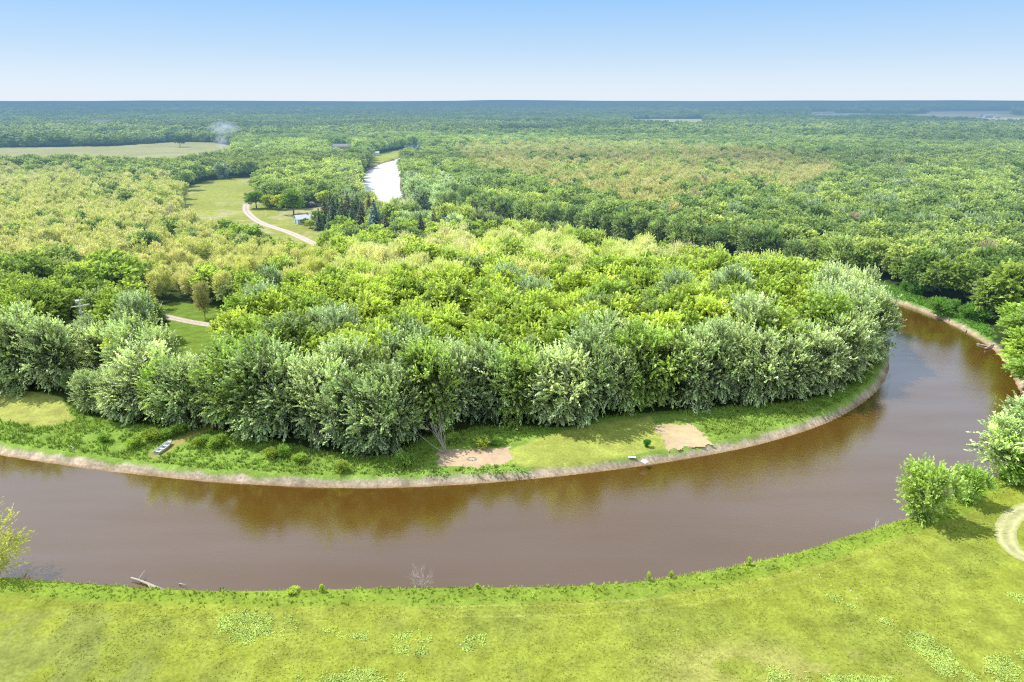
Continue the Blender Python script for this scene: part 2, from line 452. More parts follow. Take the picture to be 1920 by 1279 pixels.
def build_ground():
    az = [-180 + 4 * i for i in range(34)] + list(np.arange(-44, 44.001, 0.2)) + [48 + 4 * i for i in range(33)]
    az = np.array(az); az = az[(az < 180)]
    r = [0.0]; r = list(np.geomspace(4, 56, 14)) + list(np.geomspace(56.2, 260, 420)) + list(np.geomspace(262, 1400, 330)) + list(np.geomspace(1420, 60000, 130))
    r = np.array(r)
    A, RR = np.meshgrid(np.radians(az), r)
    X = RR * np.sin(A); Y = RR * np.cos(A)
    nr, na = X.shape
    x = X.ravel(); y = Y.ravel(); rad = RR.ravel()
    near = (rad < 1500) & (np.abs(np.degrees(A.ravel())) < 60)
    s = np.full(x.shape, 500.0); inner = np.zeros(x.shape, bool)
    sn, inn = river_sd(x[near], y[near]); s[near] = sn; inner[near] = inn
    near_bank = inside(NEAR_MEADOW, x, y) | ((~inner) & (y < 112))
    wob = 0.5 * (vnoise(x, y, 2.2, 3, 3) - 0.5) * np.clip(rad / 90, 0, 3)
    width = np.where(near_bank, 1.4, 1.3 + 1.2 * vnoise(x, y, 9, 4, 3))
    far_out = (~inner) & (y > 112)
    width = np.where(far_out, 0.7 + 1.5 * vnoise(x, y, 10, 44, 2), width)
    z = WATER + (0 - WATER) * sstep(-0.1, 1.0, (s + 0.4 * wob) / width) - 1.6 * sstep(0, 6, -s)
    z = np.where(s > width + 1, 0.0, z)
    z += far_hills(x, y)
    # colours
    n1 = vnoise(x, y, 9, 11, 4); n2 = vnoise(x, y, 2.0, 12, 3); n3 = vnoise(x, y, 30, 13, 3); n4 = vnoise(x, y, 0.7, 15, 2)
    C = np.zeros((len(x), 3)); C[:] = (0.05, 0.075, 0.025)
    C *= (0.7 + 0.6 * n1)[:, None]

    def paint(mask, col, w=None):
        w = np.ones(len(x)) if w is None else w
        w = (w * mask)[:, None]
        C[:] = C * (1 - w) + np.asarray(col) * w
    G_BANK = np.array((0.2, 0.3, 0.06)); G_LAWN = np.array((0.34, 0.36, 0.05)); SAND = np.array((0.50, 0.41, 0.30))
    # near meadow
    mead = near_bank & (s > 0)
    base = np.array((0.262, 0.302, 0.045)) * (0.88 + 0.24 * n3)[:, None]
    olive = np.array((0.20, 0.245, 0.055)); yel = np.array((0.29, 0.325, 0.055)); tan = np.array((0.42, 0.36, 0.14))
    t = sstep(0.45, 0.62, n1)[:, None]; base = base * (1 - 0.35 * t) + olive * 0.35 * t
    t = sstep(0.5, 0.7, vnoise(x, y, 14, 21, 3))[:, None]; base = base * (1 - 0.45 * t) + yel * 0.45 * t
    px, py = project(x, y, z)
    tt = sstep(0.5, 0.62, vnoise(x, y, 5, 23, 4)) * sstep(1180, 1240, py) * sstep(1150, 1350, px) * sstep(1750, 1600, px)
    base = base * (1 - 0.4 * tt[:, None]) + tan * 0.4 * tt[:, None]
    tt = sstep(0.42, 0.56, vnoise(x, y, 3.5, 25, 4)) * sstep(1135, 1165, py) * (sstep(330, 230, px) + 0.3 * sstep(1500, 900, px))
    tt = np.clip(tt, 0, 1)
    base = base * (1 - 0.5 * tt[:, None]) + np.array((0.22, 0.25, 0.08)) * 0.5 * tt[:, None]
    base *= (0.9 + 0.2 * n2)[:, None]
    C = np.where(mead[:, None], base, C)
    # mower passes following the bank
    lines = (np.abs(s - 4.4 - 0.5 * n3) < 0.16) | (np.abs(s - 6.3 - 0.4 * n3) < 0.14)
    paint(mead & lines & (x > -10) & (x < 60), (0.42, 0.42, 0.12), 0.4 + 0.0 * x)
    edge = mead & (s < 3.2 + 2 * n1)
    paint(edge, (0.19, 0.30, 0.04), 0.6 + 0 * x)
    # peninsula bank
    gx = (0.21, 0.32, 0.06)
    pb = inside(OPEN[0], x, y) & (s > 0)
    paint(pb, gx); C[pb] *= (0.7 + 0.6 * n1[pb])[:, None]
    lawn = inside(PL([(955, 845), (1000, 825), (1080, 800), (1220, 780), (1250, 840), (1100, 872), (1025, 880), (965, 872)]), x, y)
    paint(lawn, (0.34, 0.38, 0.085)); C[lawn] *= (0.8 + 0.4 * n1[lawn])[:, None]
    lawn = inside(OPEN_LAWN_L, x, y) & (s > 9)
    paint(lawn, (0.35, 0.37, 0.10)); C[lawn] *= (0.8 + 0.4 * n1[lawn])[:, None]
    trk = smooth_line(PL([(296, 850), (330, 830), (360, 812), (390, 800)]))
    d = np.full(len(x), 99.0); d[near] = dist_line(trk, x[near], y[near])
    paint(d < 1.7, (0.36, 0.30, 0.11), 0.85 * sstep(1.7, 1.1, d))
    grass2 = inside(BANK_R, x, y) & (s > 0)
    paint(grass2, (0.13, 0.25, 0.04)); C[grass2] *= (0.8 + 0.4 * n1[grass2])[:, None]
    for pl, c in ((MEADOW, (0.30, 0.33, 0.08)), (FIELD_L, (0.36, 0.36, 0.17)), (FIELD_M, (0.36, 0.40, 0.11)), (FIELD_R2, (0.33, 0.38, 0.08)), (OPEN_ROADSIDE, (0.16, 0.24, 0.04)),
                  (FIELD_FAR, (0.48, 0.45, 0.28)), (FIELD_FAR2, (0.5, 0.46, 0.3)), (FIELD_IND, (0.42, 0.42, 0.28)), (FIELD_MID, (0.55, 0.52, 0.28)), (GAP_R2, (0.5, 0.44, 0.3))):
        m = inside(pl, x, y) & (s > 2)
        paint(m, c); C[m] *= (0.8 + 0.4 * n3[m])[:, None]
    m = inside(MEADOW, x, y)
    paint(m, (0.42, 0.40, 0.2), 0.7 * sstep(0.55, 0.7, vnoise(x, y, 18, 31, 3)))
    m = inside(FIELD_FAR, x, y)
    paint(m, (0.75, 0.62, 0.48), sstep(219, 223, py) * sstep(1760, 1820, px))
    # sand by the water (not on the near bank, which is turf to the edge)
    sw = width * (0.25 + 0.55 * n2) + 0.1
    sand = (s > -1.0) & (~near_bank) & (rad < 1400)
    w = sand * sstep(sw + 0.35, sw - 0.35, s) * np.where(far_out & (y > 300), 0.4, 1.0)
    paint(sand, SAND * ((0.72 + 0.5 * n2) * (0.8 + 0.35 * n4))[:, None], w)
    ridge = sand & (np.abs(s - 0.55 * sw) < 0.14)
    paint(ridge, (0.28, 0.22, 0.17), 0.4 + 0 * x)
    wet = (~near_bank) & (s < 0.45)
    paint(wet, (0.30, 0.19, 0.10), 0.8 * sstep(0.45, 0.1, s))
    dirtedge = near_bank & (s < 0.7)
    paint(dirtedge, (0.25, 0.2, 0.13), 0.6 * sstep(0.7, 0.2, s))
    # far country seen between and beyond the trees
    fo = (rad > 1350) & (vnoise(x / 2.2, y, 240, 95, 3) > 0.65)
    paint(fo, (0.36, 0.36, 0.17), 0.8 + 0 * x)
    farm = rad > 5500
    fc = np.array((0.055, 0.085, 0.04)) * (0.6 + 0.8 * vnoise(x, y, 700, 41, 4))[:, None]
    w = sstep(5500, 8000, rad)[:, None]; C[:] = C * (1 - w) + fc * w
    V = np.stack([x, y, z], 1)
    V = np.vstack([V, [[0, 0, 0]]]); C = np.vstack([C, C[:1]])
    j = np.arange(na); j2 = (j + 1) % na
    F = []
    for i in range(nr - 1):
        F.append(np.stack([i * na + j, (i + 1) * na + j, (i + 1) * na + j2, i * na + j2], 1))
    F = np.vstack(F)
    F = F[:, ::-1]
    cen = np.stack([np.full(na, len(V) - 1), j, j2], 1)
    me = mesh_np('ground', V, F, M_GROUND, col=C, smooth=True)
    o = link('ground', me); tag(o, kind='structure')
    return o


build_ground()


# ------------------------------------------------------------------ water
def water_mat():
    M = Mat('river_water')
    geo = M.node('ShaderNodeNewGeometry')
    big = M.noise(0.03, 3, 0.5, geo.outputs['Position'])
    mp = M.node('ShaderNodeMapping'); mp.inputs['Scale'].default_value = (1.0, 1.5, 1); M.link(geo.outputs['Position'], mp.inputs['Vector'])
    a = M.noise(1.3, 4, 0.62, mp.outputs[0]); b = M.noise(4.5, 3, 0.6, mp.outputs[0])
    hgt = M.math('ADD', M.math('MULTIPLY', a.outputs['Fac'], 1.0), M.math('MULTIPLY', b.outputs['Fac'], 0.35))
    bp = M.node('ShaderNodeBump'); bp.inputs['Distance'].default_value = 0.030
    sx0 = M.node('ShaderNodeSeparateXYZ'); M.link(geo.outputs['Position'], sx0.inputs[0])
    st = M.math('MULTIPLY', M.maprange(big.outputs['Fac'], 0.35, 0.65, 0.45, 1.0), M.maprange(sx0.outputs['X'], -60, 60, 0.35, 1.0)); M.link(st, bp.inputs['Strength'])
    M.link(hgt, bp.inputs['Height'])
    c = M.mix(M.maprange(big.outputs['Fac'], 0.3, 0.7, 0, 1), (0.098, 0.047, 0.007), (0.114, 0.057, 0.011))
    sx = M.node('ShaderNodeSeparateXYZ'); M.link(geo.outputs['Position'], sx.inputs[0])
    c = M.mix(M.maprange(sx.outputs['Y'], 300, 430, 0, 0.97), c, (0.80, 0.80, 0.82))  # distant reach painted near white, imitating the sky's glancing reflection
    d = M.node('ShaderNodeBsdfDiffuse'); M.link(c, d.inputs[0])
    g = M.node('ShaderNodeBsdfGlossy'); g.inputs['Roughness'].default_value = 0.05; g.inputs[0].default_value = (1, 1, 1, 1)
    M.link(bp.outputs[0], g.inputs['Normal'])
    fr = M.node('ShaderNodeFresnel'); fr.inputs['IOR'].default_value = 1.95; M.link(bp.outputs[0], fr.inputs['Normal'])
    mp2 = M.node('ShaderNodeMapping'); mp2.inputs['Scale'].default_value = (0.02, 0.11, 1); mp2.inputs['Rotation'].default_value = (0, 0, 0.25); M.link(geo.outputs['Position'], mp2.inputs['Vector'])
    stk = M.noise(1.0, 4, 0.6, mp2.outputs[0])
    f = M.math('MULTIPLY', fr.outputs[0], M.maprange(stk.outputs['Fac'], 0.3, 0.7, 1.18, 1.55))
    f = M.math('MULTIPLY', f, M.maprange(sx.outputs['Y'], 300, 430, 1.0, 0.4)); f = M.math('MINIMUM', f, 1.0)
    mx = M.node('ShaderNodeMixShader'); M.link(f, mx.inputs[0]); M.link(d.outputs[0], mx.inputs[1]); M.link(g.outputs[0], mx.inputs[2])
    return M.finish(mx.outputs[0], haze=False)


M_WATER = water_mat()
n = min(len(INNER), len(OUTER))
# river sheet: a grid strip between slightly widened banks (it dips under the shore)
ii = np.linspace(0, len(INNER) - 1, 260); jj = np.linspace(0, len(OUTER) - 1, 260)
def samp(L, q):
    i = np.clip(q.astype(int), 0, len(L) - 2); t = (q - i)[:, None]; return L[i] * (1 - t) + L[i + 1] * t
bb = 330
wx = [-330, 260]; wy = [60, 1100]
mb = MB(); mb.add([(wx[0], wy[0], WATER), (wx[1], wy[0], WATER), (wx[1], wy[1], WATER), (wx[0], wy[1], WATER)], [(0, 1, 2, 3)])
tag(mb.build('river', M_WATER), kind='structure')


# ------------------------------------------------------------------ roads, patches (thin sheets on the ground)
def ribbon(name, line, w, z, col, label=None, jit=0.25, mat=None, seed=0):
    rr = np.random.default_rng(seed)
    L = np.array(line); n = len(L)
    T = np.gradient(L, axis=0); T /= np.linalg.norm(T, axis=1)[:, None] + 1e-9
    N = np.stack([-T[:, 1], T[:, 0]], 1)
    V = []; C = []
    us = [-1, -0.92, -0.6, -0.42, -0.15, 0.15, 0.42, 0.6, 0.92, 1]
    for i in range(n):
        for k, u in enumerate(us):
            j = u * rr.uniform(0, jit * 0.3) if abs(u) > 0.95 else 0
            p = L[i] + N[i] * (u * w / 2 + j)
            V.append((p[0], p[1], z))
            cc = np.array(col) * rr.uniform(0.88, 1.1)
            if abs(u) < 0.2: cc = cc * 0.75 + np.array((0.12, 0.13, 0.04)) * 0.25
            if abs(u) > 0.9: cc = cc * 0.6 + np.array((0.2, 0.22, 0.07)) * 0.4
            C.append(cc)
    m = len(us)
    F = [(i * m + k, i * m + k + 1, (i + 1) * m + k + 1, (i + 1) * m + k) for i in range(n - 1) for k in range(m - 1)]
    o = link(name, mesh_np(name, V, np.array(F)[:, ::-1], mat or M_GRAVEL, col=np.array(C)))
    return tag(o, kind='structure')


ribbon('gravel_road', smooth_line(ROAD_FAR, 4), 4.2, 0.02, (0.62, 0.52, 0.46), seed=1)
ribbon('gravel_lane', smooth_line(ROAD_NEAR, 4), 3.0, 0.02, (0.55, 0.46, 0.41), seed=2)
TRACK = [P(1960 + 75 * math.cos(a), 1000 + 52 * math.sin(a)) for a in np.linspace(math.pi * 0.55, math.pi * 1.42, 40)]
ribbon('dirt_track', TRACK, 2.6, 0.02, (0.50, 0.49, 0.24), seed=3, jit=0.5)


def patch(name, pts, z, col, seed=0, step=0.45):
    poly = PL(pts)
    poly = poly + np.random.default_rng(seed).normal(0, 0.08, poly.shape)
    mn = poly.min(0) - 0.5; mx = poly.max(0) + 0.5
    gx = np.arange(mn[0], mx[0], step); gy = np.arange(mn[1], mx[1], step)
    X, Y = np.meshgrid(gx, gy)
    d = dist_line(poly, X, Y, closed=True); ins = inside(poly, X, Y)
    sd = np.where(ins, d, -d) + 2.2 * (vnoise(X, Y, 1.1, seed, 4) - 0.5)
    nx = len(gx)
    V = np.stack([X.ravel(), Y.ravel(), np.full(X.size, z)], 1)
    c = np.array(col) * (0.75 + 0.5 * vnoise(X, Y, 3, seed + 5, 4)).ravel()[:, None]
    g = sstep(0.56, 0.68, vnoise(X, Y, 1.8, seed + 9, 4)).ravel()[:, None] * 0.5
    c = c * (1 - g) + np.array((0.5, 0.42, 0.3)) * g
    ok = sd > 0
    F = []
    for j in range(len(gy) - 1):
        for i in range(nx - 1):
            if ok[j, i] and ok[j, i + 1] and ok[j + 1, i] and ok[j + 1, i + 1]:
                F.append((j * nx + i, j * nx + i + 1, (j + 1) * nx + i + 1, (j + 1) * nx + i))
    o = link(name, mesh_np(name, V, F, M_GRAVEL, col=c))
    return tag(o, kind='structure')


patch('bare_dirt_patch', [(816, 842), (956, 837), (962, 866), (900, 877), (822, 876)], 0.012, (0.52, 0.38, 0.25), 3, 0.25)
patch('bare_dirt_patch', [(1222, 797), (1300, 793), (1338, 834), (1252, 845)], 0.012, (0.52, 0.40, 0.24), 5, 0.25)


# ------------------------------------------------------------------ vegetation prototypes
def cards(rng, pos, axis, nor, L, W, shade, tipgain=0.25, bend=0.15):
    """diamond leaves: base, side, tip, side"""
    n = len(pos)
    axis = axis / (np.linalg.norm(axis, axis=1)[:, None] + 1e-9)
    side = np.cross(axis, nor); side /= (np.linalg.norm(side, axis=1)[:, None] + 1e-9)
    nn = np.cross(side, axis)
    L = L[:, None]; W = W[:, None]
    a = pos - axis * L * 0.5; c = pos + axis * L * 0.5
    b = pos + side * W * 0.5 + nn * L * bend + axis * L * 0.1; d = pos - side * W * 0.5 + nn * L * bend + axis * L * 0.1
    V = np.stack([a, b, c, d], 1).reshape(-1, 3)
    F = np.arange(n * 4).reshape(n, 4)
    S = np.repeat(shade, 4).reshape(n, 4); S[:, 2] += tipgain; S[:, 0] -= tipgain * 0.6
    return V, F, np.clip(S.ravel(), -0.3, 1.3)


def unit(rng, n):
    v = rng.normal(size=(n, 3)); return v / np.linalg.norm(v, axis=1)[:, None]


def crown(seed, R_, H, z0, lobes, sprays, L, W, kind='round', wind=(0, 0, 0), inner=0.15, nl=9, slen=1.5, rough=1.0, tgrad=0.34, slim=0.30):
    """crown of height H above z0 and radius R_: leaf sprays growing from uneven boughs"""
    rng = np.random.default_rng(seed)
    wind = np.array(wind)
    c0 = np.array([0, 0, z0 + H * 0.5])
    lc = []; lr = []
    for i in range(lobes):
        for _ in range(30):
            a = rng.uniform(0, 2 * math.pi)
            if kind == 'drape':
                zz = rng.uniform(-0.95, 0.92)
                rr_ = math.sqrt(max(0.02, 1 - abs(max(zz, -0.25)) ** 2.0)) * (1.0 if zz > -0.3 else 0.9)
                q = rng.uniform(0.45, 0.9); p = np.array([math.cos(a) * rr_ * R_ * q, math.sin(a) * rr_ * R_ * q, zz * H * 0.42])
            elif kind == 'round':
                u = unit(rng, 1)[0]
                if u[2] < -0.6: continue
                q = rng.uniform(0.35, 0.85); p = u * np.array([R_, R_, H * 0.5]) * q
            else:
                zz = rng.uniform(-0.8, 0.9)
                rr_ = (0.35 + 0.65 * float(sstep(-0.8, 0.3, np.array(zz)))) * math.sqrt(max(0.05, 1 - max(zz, 0) ** 2.5))
                q = rng.uniform(0.25, 0.85); p = np.array([math.cos(a) * rr_ * R_ * q, math.sin(a) * rr_ * R_ * q, zz * H * 0.45])
            if all(np.linalg.norm(p - o) > 0.2 * R_ for o in lc) or rng.random() < 0.1: break
        lc.append(p); lr.append(R_ * rng.choice([0.16, 0.22, 0.3, 0.38]) * rng.uniform(0.85, 1.15))
    lc = np.array(lc); lr = np.array(lr); lsh = rng.normal(0, 0.09, lobes)
    w = lr ** 2; li = rng.choice(lobes, sprays, p=w / w.sum())
    d = unit(rng, sprays); out = lc[li] / (np.linalg.norm(lc[li], axis=1)[:, None] + 1e-6)
    d = d + out * 0.6 + np.array([0, 0, 0.3]); d /= np.linalg.norm(d, axis=1)[:, None]
    depth = rng.uniform(0.35, 1.0, sprays) ** 0.7
    root = lc[li] + d * (lr[li] * depth)[:, None]
    sd = d * 0.65 + out * 0.35 + wind + unit(rng, sprays) * 0.42
    if kind == 'drape':
        low = np.clip((-0.05 * H - root[:, 2]) / (0.4 * H), 0, 1)[:, None]; sd = sd + low * np.array([0, 0, -0.8]) + (1 - low) * np.array([0, 0, .25])
    sd /= np.linalg.norm(sd, axis=1)[:, None]
    ln = slen * rng.uniform(0.55, 1.3, sprays) * (1 + 0.5 * (rng.random(sprays) > 0.93) * rough)
    s1 = np.cross(sd, unit(rng, sprays)); s1 /= np.linalg.norm(s1, axis=1)[:, None]
    s2 = np.cross(sd, s1)
    ssh = 0.30 + lsh[li] + rng.normal(0, 0.13, sprays) + 0.25 * (depth - 0.7) + 0.20 * (root[:, 2] / H)  # deeper sprays coloured darker, imitating shade inside the crown; lower ones darker too
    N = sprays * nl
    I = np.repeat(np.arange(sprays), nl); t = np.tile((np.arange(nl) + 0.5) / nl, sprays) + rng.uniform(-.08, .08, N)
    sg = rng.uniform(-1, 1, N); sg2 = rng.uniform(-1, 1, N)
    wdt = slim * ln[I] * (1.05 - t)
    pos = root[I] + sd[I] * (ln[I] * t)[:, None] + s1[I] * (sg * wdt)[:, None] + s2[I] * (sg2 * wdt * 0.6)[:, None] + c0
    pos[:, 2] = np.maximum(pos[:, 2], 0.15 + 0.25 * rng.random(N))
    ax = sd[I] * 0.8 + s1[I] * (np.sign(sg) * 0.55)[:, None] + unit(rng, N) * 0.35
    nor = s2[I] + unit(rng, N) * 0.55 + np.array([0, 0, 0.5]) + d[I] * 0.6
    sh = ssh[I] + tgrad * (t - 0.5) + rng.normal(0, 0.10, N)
    V, F, S = cards(rng, pos, ax, nor, L * rng.uniform(0.65, 1.35, N), W * rng.uniform(0.65, 1.35, N), sh)
    Vs = [V]; Fs = [F]; Ss = [S]; off = len(V)
    k = int(inner * N)
    if k:
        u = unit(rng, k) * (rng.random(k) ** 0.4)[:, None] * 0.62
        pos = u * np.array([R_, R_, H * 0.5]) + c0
        V, F, S = cards(rng, pos, unit(rng, k), unit(rng, k), L * 1.6 * rng.uniform(0.7, 1.3, k), W * 1.9 * rng.uniform(0.7, 1.3, k), np.full(k, 0.0))  # interior leaves get the darkest value, crown shade painted in
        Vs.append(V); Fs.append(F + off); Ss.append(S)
    return np.vstack(Vs), np.vstack(Fs), np.concatenate(Ss)


def crown_mesh(name, mat, *a, **k):
    V, F, S = crown(*a, **k)
    return mesh_np(name, V, F, mat, shade=S)


def spruce_mesh(name, seed, H, Rb, layers, per, L, W, mat):
    rng = np.random.default_rng(seed)
    Vs = []; Fs = []; Ss = []; off = 0
    for i in range(layers):
        t = i / (layers - 1); z = 0.6 + t * (H - 1.0); r = Rb * (1 - t) ** 0.85 * rng.uniform(0.85, 1.12) + 0.15
        nb = max(5, int(15 * (1 - t) + 5))
        for b in range(nb):
            a = rng.uniform(0, 2 * math.pi); rb = r * rng.uniform(0.75, 1.15)
            k = max(4, int(per * rb / Rb))
            q = rng.uniform(0.2, 1.0, k)
            pos = np.stack([np.cos(a) * rb * q + rng.normal(0, 0.14 * rb * 0.5, k), np.sin(a) * rb * q + rng.normal(0, 0.14 * rb * 0.5, k), z - 0.28 * rb * q + rng.normal(0, 0.12, k)], 1)
            ax = np.stack([np.full(k, math.cos(a)), np.full(k, math.sin(a)), np.full(k, -0.1)], 1) + unit(rng, k) * 0.6
            nor = np.array([0, 0, 1.0]) + unit(rng, k) * 0.6
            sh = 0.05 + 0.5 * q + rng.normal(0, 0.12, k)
            V, F, S = cards(rng, pos, ax, nor, L * rng.uniform(0.7, 1.3, k), W * rng.uniform(0.7, 1.3, k), sh)
            Vs.append(V); Fs.append(F + off); Ss.append(S); off += len(V)
    return mesh_np(name, np.vstack(Vs), np.vstack(Fs), mat, shade=np.concatenate(Ss))


def branchy(seed, base, direc, length, r0, depth, mb, spread=0.6, seg=5, kids=3, up=0.15, minlen=0.25):
    rng = random.Random(seed)

    def grow(p, d, L, r, dep):
        pts = [p]; n = 4; cur = Vector(p); dd = Vector(d).normalized()
        for i in range(n):
            dd = (dd + Vector((rng.uniform(-1, 1), rng.uniform(-1, 1), rng.uniform(-1, 1) + up)) * 0.16).normalized()
            cur = cur + dd * (L / n); pts.append(cur.copy())
        mb.tube(pts, [r * (1 - 0.65 * i / n) for i in range(n + 1)], seg=seg if dep > 1 else 4, cap=False)
        if dep <= 0: return
        for k in range(kids + rng.randint(0, 1)):
            i = rng.randint(1, n); q = pts[i]
            s = Vector((rng.uniform(-1, 1), rng.uniform(-1, 1), rng.uniform(-0.6, 1)))
            nd = (dd + s * spread * 1.4).normalized()
            grow(q, nd, max(minlen, L * rng.uniform(0.4, 0.68)), r * (1 - 0.6 * i / n) * 0.6, dep - 1)
    grow(Vector(base), Vector(direc), length, r0, depth)


def trunk_mesh(name, seed, H, r, limbs=7, lean=0.3):
    rng = random.Random(seed)
    mb = MB()
    top = Vector((rng.uniform(-lean, lean), rng.uniform(-lean, lean), H * 0.82))
    pts = [Vector((0, 0, -0.3)), Vector((0, 0, 0.25)), top * 0.25, top * 0.5, top * 0.75, top]
    mb.tube(pts, [r * 1.5, r * 1.15, r, r * 0.75, r * 0.45, r * 0.12], 8)
    for i in range(limbs):
        t = rng.uniform(0.22, 0.8); p = top * t; a = rng.uniform(0, 6.28); ln = H * rng.uniform(0.2, 0.33) * (1.15 - t * 0.6)
        e = p + Vector((math.cos(a) * ln * 0.75, math.sin(a) * ln * 0.75, ln * 0.7)); m = (p + e) / 2 + Vector((0, 0, -0.08 * ln))
        mb.tube([p, m, e], [r * (0.5 - 0.3 * t), r * 0.28, r * 0.07], 5)
    return mb.mesh(name, M_BARK, True)


# near prototypes
WIND = (-0.25, 0.05, 0.08)
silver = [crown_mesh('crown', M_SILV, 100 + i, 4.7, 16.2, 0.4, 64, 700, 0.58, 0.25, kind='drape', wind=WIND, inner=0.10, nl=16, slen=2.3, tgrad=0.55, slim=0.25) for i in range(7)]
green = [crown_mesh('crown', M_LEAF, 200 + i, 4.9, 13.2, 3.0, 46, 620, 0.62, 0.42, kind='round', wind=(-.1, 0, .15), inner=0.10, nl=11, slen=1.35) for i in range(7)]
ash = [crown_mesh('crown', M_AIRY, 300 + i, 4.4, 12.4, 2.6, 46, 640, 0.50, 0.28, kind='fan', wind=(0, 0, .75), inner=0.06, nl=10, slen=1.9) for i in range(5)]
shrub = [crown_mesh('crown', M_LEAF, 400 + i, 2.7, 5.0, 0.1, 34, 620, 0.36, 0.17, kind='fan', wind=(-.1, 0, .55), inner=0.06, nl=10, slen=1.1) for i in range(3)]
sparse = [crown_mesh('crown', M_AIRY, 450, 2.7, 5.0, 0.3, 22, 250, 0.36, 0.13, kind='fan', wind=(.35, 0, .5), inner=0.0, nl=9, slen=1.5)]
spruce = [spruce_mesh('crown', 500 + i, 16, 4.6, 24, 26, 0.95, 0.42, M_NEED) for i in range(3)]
trunk_s = [trunk_mesh('trunk', 10 + i, 19, 0.34) for i in range(2)]
trunk_g = [trunk_mesh('trunk', 20 + i, 17, 0.28) for i in range(2)]
trunk_a = [trunk_mesh('trunk', 30 + i, 16.0, 0.2, 34) for i in range(2)]
trunk_p = [trunk_mesh('trunk', 40, 16, 0.2, 0, 0.05)]
trunk_b = [trunk_mesh('trunk', 50, 5, 0.09, 8, 0.4)]


def twiggy(name, seed, H, Rr):
    mb = MB(); rng = random.Random(seed)
    for i in range(26):
        a = rng.uniform(0, 6.28); t = rng.uniform(0.35, 0.85)
        p = Vector((0, 0, H * t * 0.7)); q = rng.uniform(0.5, 1.0)
        e = Vector((math.cos(a) * Rr * q * 0.85, math.sin(a) * Rr * q * 0.85, H * min(1.0, t * 0.7 + 0.35)))
        mb.tube([p, (p + e) / 2 + Vector((0, 0, 0.4)), e], [0.07, 0.05, 0.015], 3, cap=False)
    return mb


# ------------------------------------------------------------------ where the trees stand
def zone_poly(pts): return np.array(pts, float)


Z_YEL = [zone_poly([(-50, 300), (60, 305), (200, 312), (330, 318), (350, 360), (400, 398), (520, 425), (620, 440), (690, 470), (640, 500), (560, 498), (470, 480), (420, 505), (330, 500), (240, 470), (160, 475), (60, 455), (-50, 470)])]
Z_YEL2 = [zone_poly([(640, 470), (740, 440), (800, 415), (880, 400), (960, 400), (1060, 410), (1180, 435), (1300, 442), (1250, 480), (1100, 505), (960, 510), (800, 515), (640, 530)])]
Z_TAN = [zone_poly([(850, 268), (960, 262), (1240, 262), (1330, 272), (1560, 292), (1600, 310), (1480, 345), (1380, 330), (1250, 385), (1120, 350), (1000, 320), (900, 310)])]
Z_OLIVE = [zone_poly([(300, 500), (430, 500), (500, 520), (490, 560), (300, 550), (180, 520)])]
Z_DARKL = [zone_poly([(-50, 470), (160, 480), (200, 540), (180, 600), (-50, 590)])]
Z_LIME = [zone_poly([(1250, 470), (1480, 460), (1600, 520), (1660, 590), (1560, 590), (1350, 575), (1200, 545)])]
Z_DARKR = [zone_poly([(1290, 425), (1500, 440), (1700, 450), (2000, 470), (2000, 580), (1800, 600), (1620, 520), (1480, 460)])]
Z_BRIGHTR = [zone_poly([(1840, 560), (2000, 540), (2000, 760), (1870, 750)])]
Z_SILFAR = [zone_poly([(752, 320), (800, 315), (872, 345), (870, 400), (760, 400)])]


def in_any(polys, px, py):
    m = np.zeros(px.shape, bool)
    for p in polys: m |= inside(p, px, py)
    return m


def jit_grid(x0, x1, y0, y1, s, rng):
    gx = np.arange(x0, x1, s); gy = np.arange(y0, y1, s * 0.87)
    X, Y = np.meshgrid(gx, gy); X[1::2] += s / 2
    X = X + rng.uniform(-0.36, 0.36, X.shape) * s; Y = Y + rng.uniform(-0.36, 0.36, Y.shape) * s
    return X.ravel(), Y.ravel()


def in_view(X, Y, m=5.0):
    return (np.abs(np.degrees(np.arctan2(X, Y))) < 37.5 + m) & (Y > 60)


rng = RNG
pts = []
# ring 1: near, real spacing
X, Y = jit_grid(-340, 340, 85, 460, 6.3, rng); d = np.hypot(X, Y)
k = in_view(X, Y, 6) & (d < 450); pts.append((X[k], Y[k], np.full(k.sum(), 1.0)))
X, Y = jit_grid(-1000, 1000, 300, 1150, 8.0, rng); d = np.hypot(X, Y)
k = in_view(X, Y, 4) & (d >= 450) & (d < 1150); pts.append((X[k], Y[k], np.full(k.sum(), 1.22)))
X, Y = jit_grid(-2200, 2200, 800, 2600, 12.5, rng); d = np.hypot(X, Y)
k = in_view(X, Y, 3) & (d >= 1150) & (d < 2600); pts.append((X[k], Y[k], np.full(k.sum(), 1.85)))
# far: spacing grows with distance
rr = 2600.0; fx = []; fy = []; fs = []
while rr < 12500:
    s = rr / 2600 * 14
    n_ = int(rr * R(80) / s); a = np.radians(np.linspace(-40.5, 40.5, n_)) + rng.uniform(-0.4, 0.4, n_) * s / rr
    q = rr + rng.uniform(-0.4, 0.4, n_) * s * 2.0
    fx.append(q * np.sin(a)); fy.append(q * np.cos(a)); fs.append(np.full(n_, s / 14 * 2.1)); rr += s * 2.0
pts.append((np.concatenate(fx), np.concatenate(fy), np.concatenate(fs)))
X = np.concatenate([p[0] for p in pts]); Y = np.concatenate([p[1] for p in pts]); S = np.concatenate([p[2] for p in pts])
op, sd, inn = is_open(X, Y)
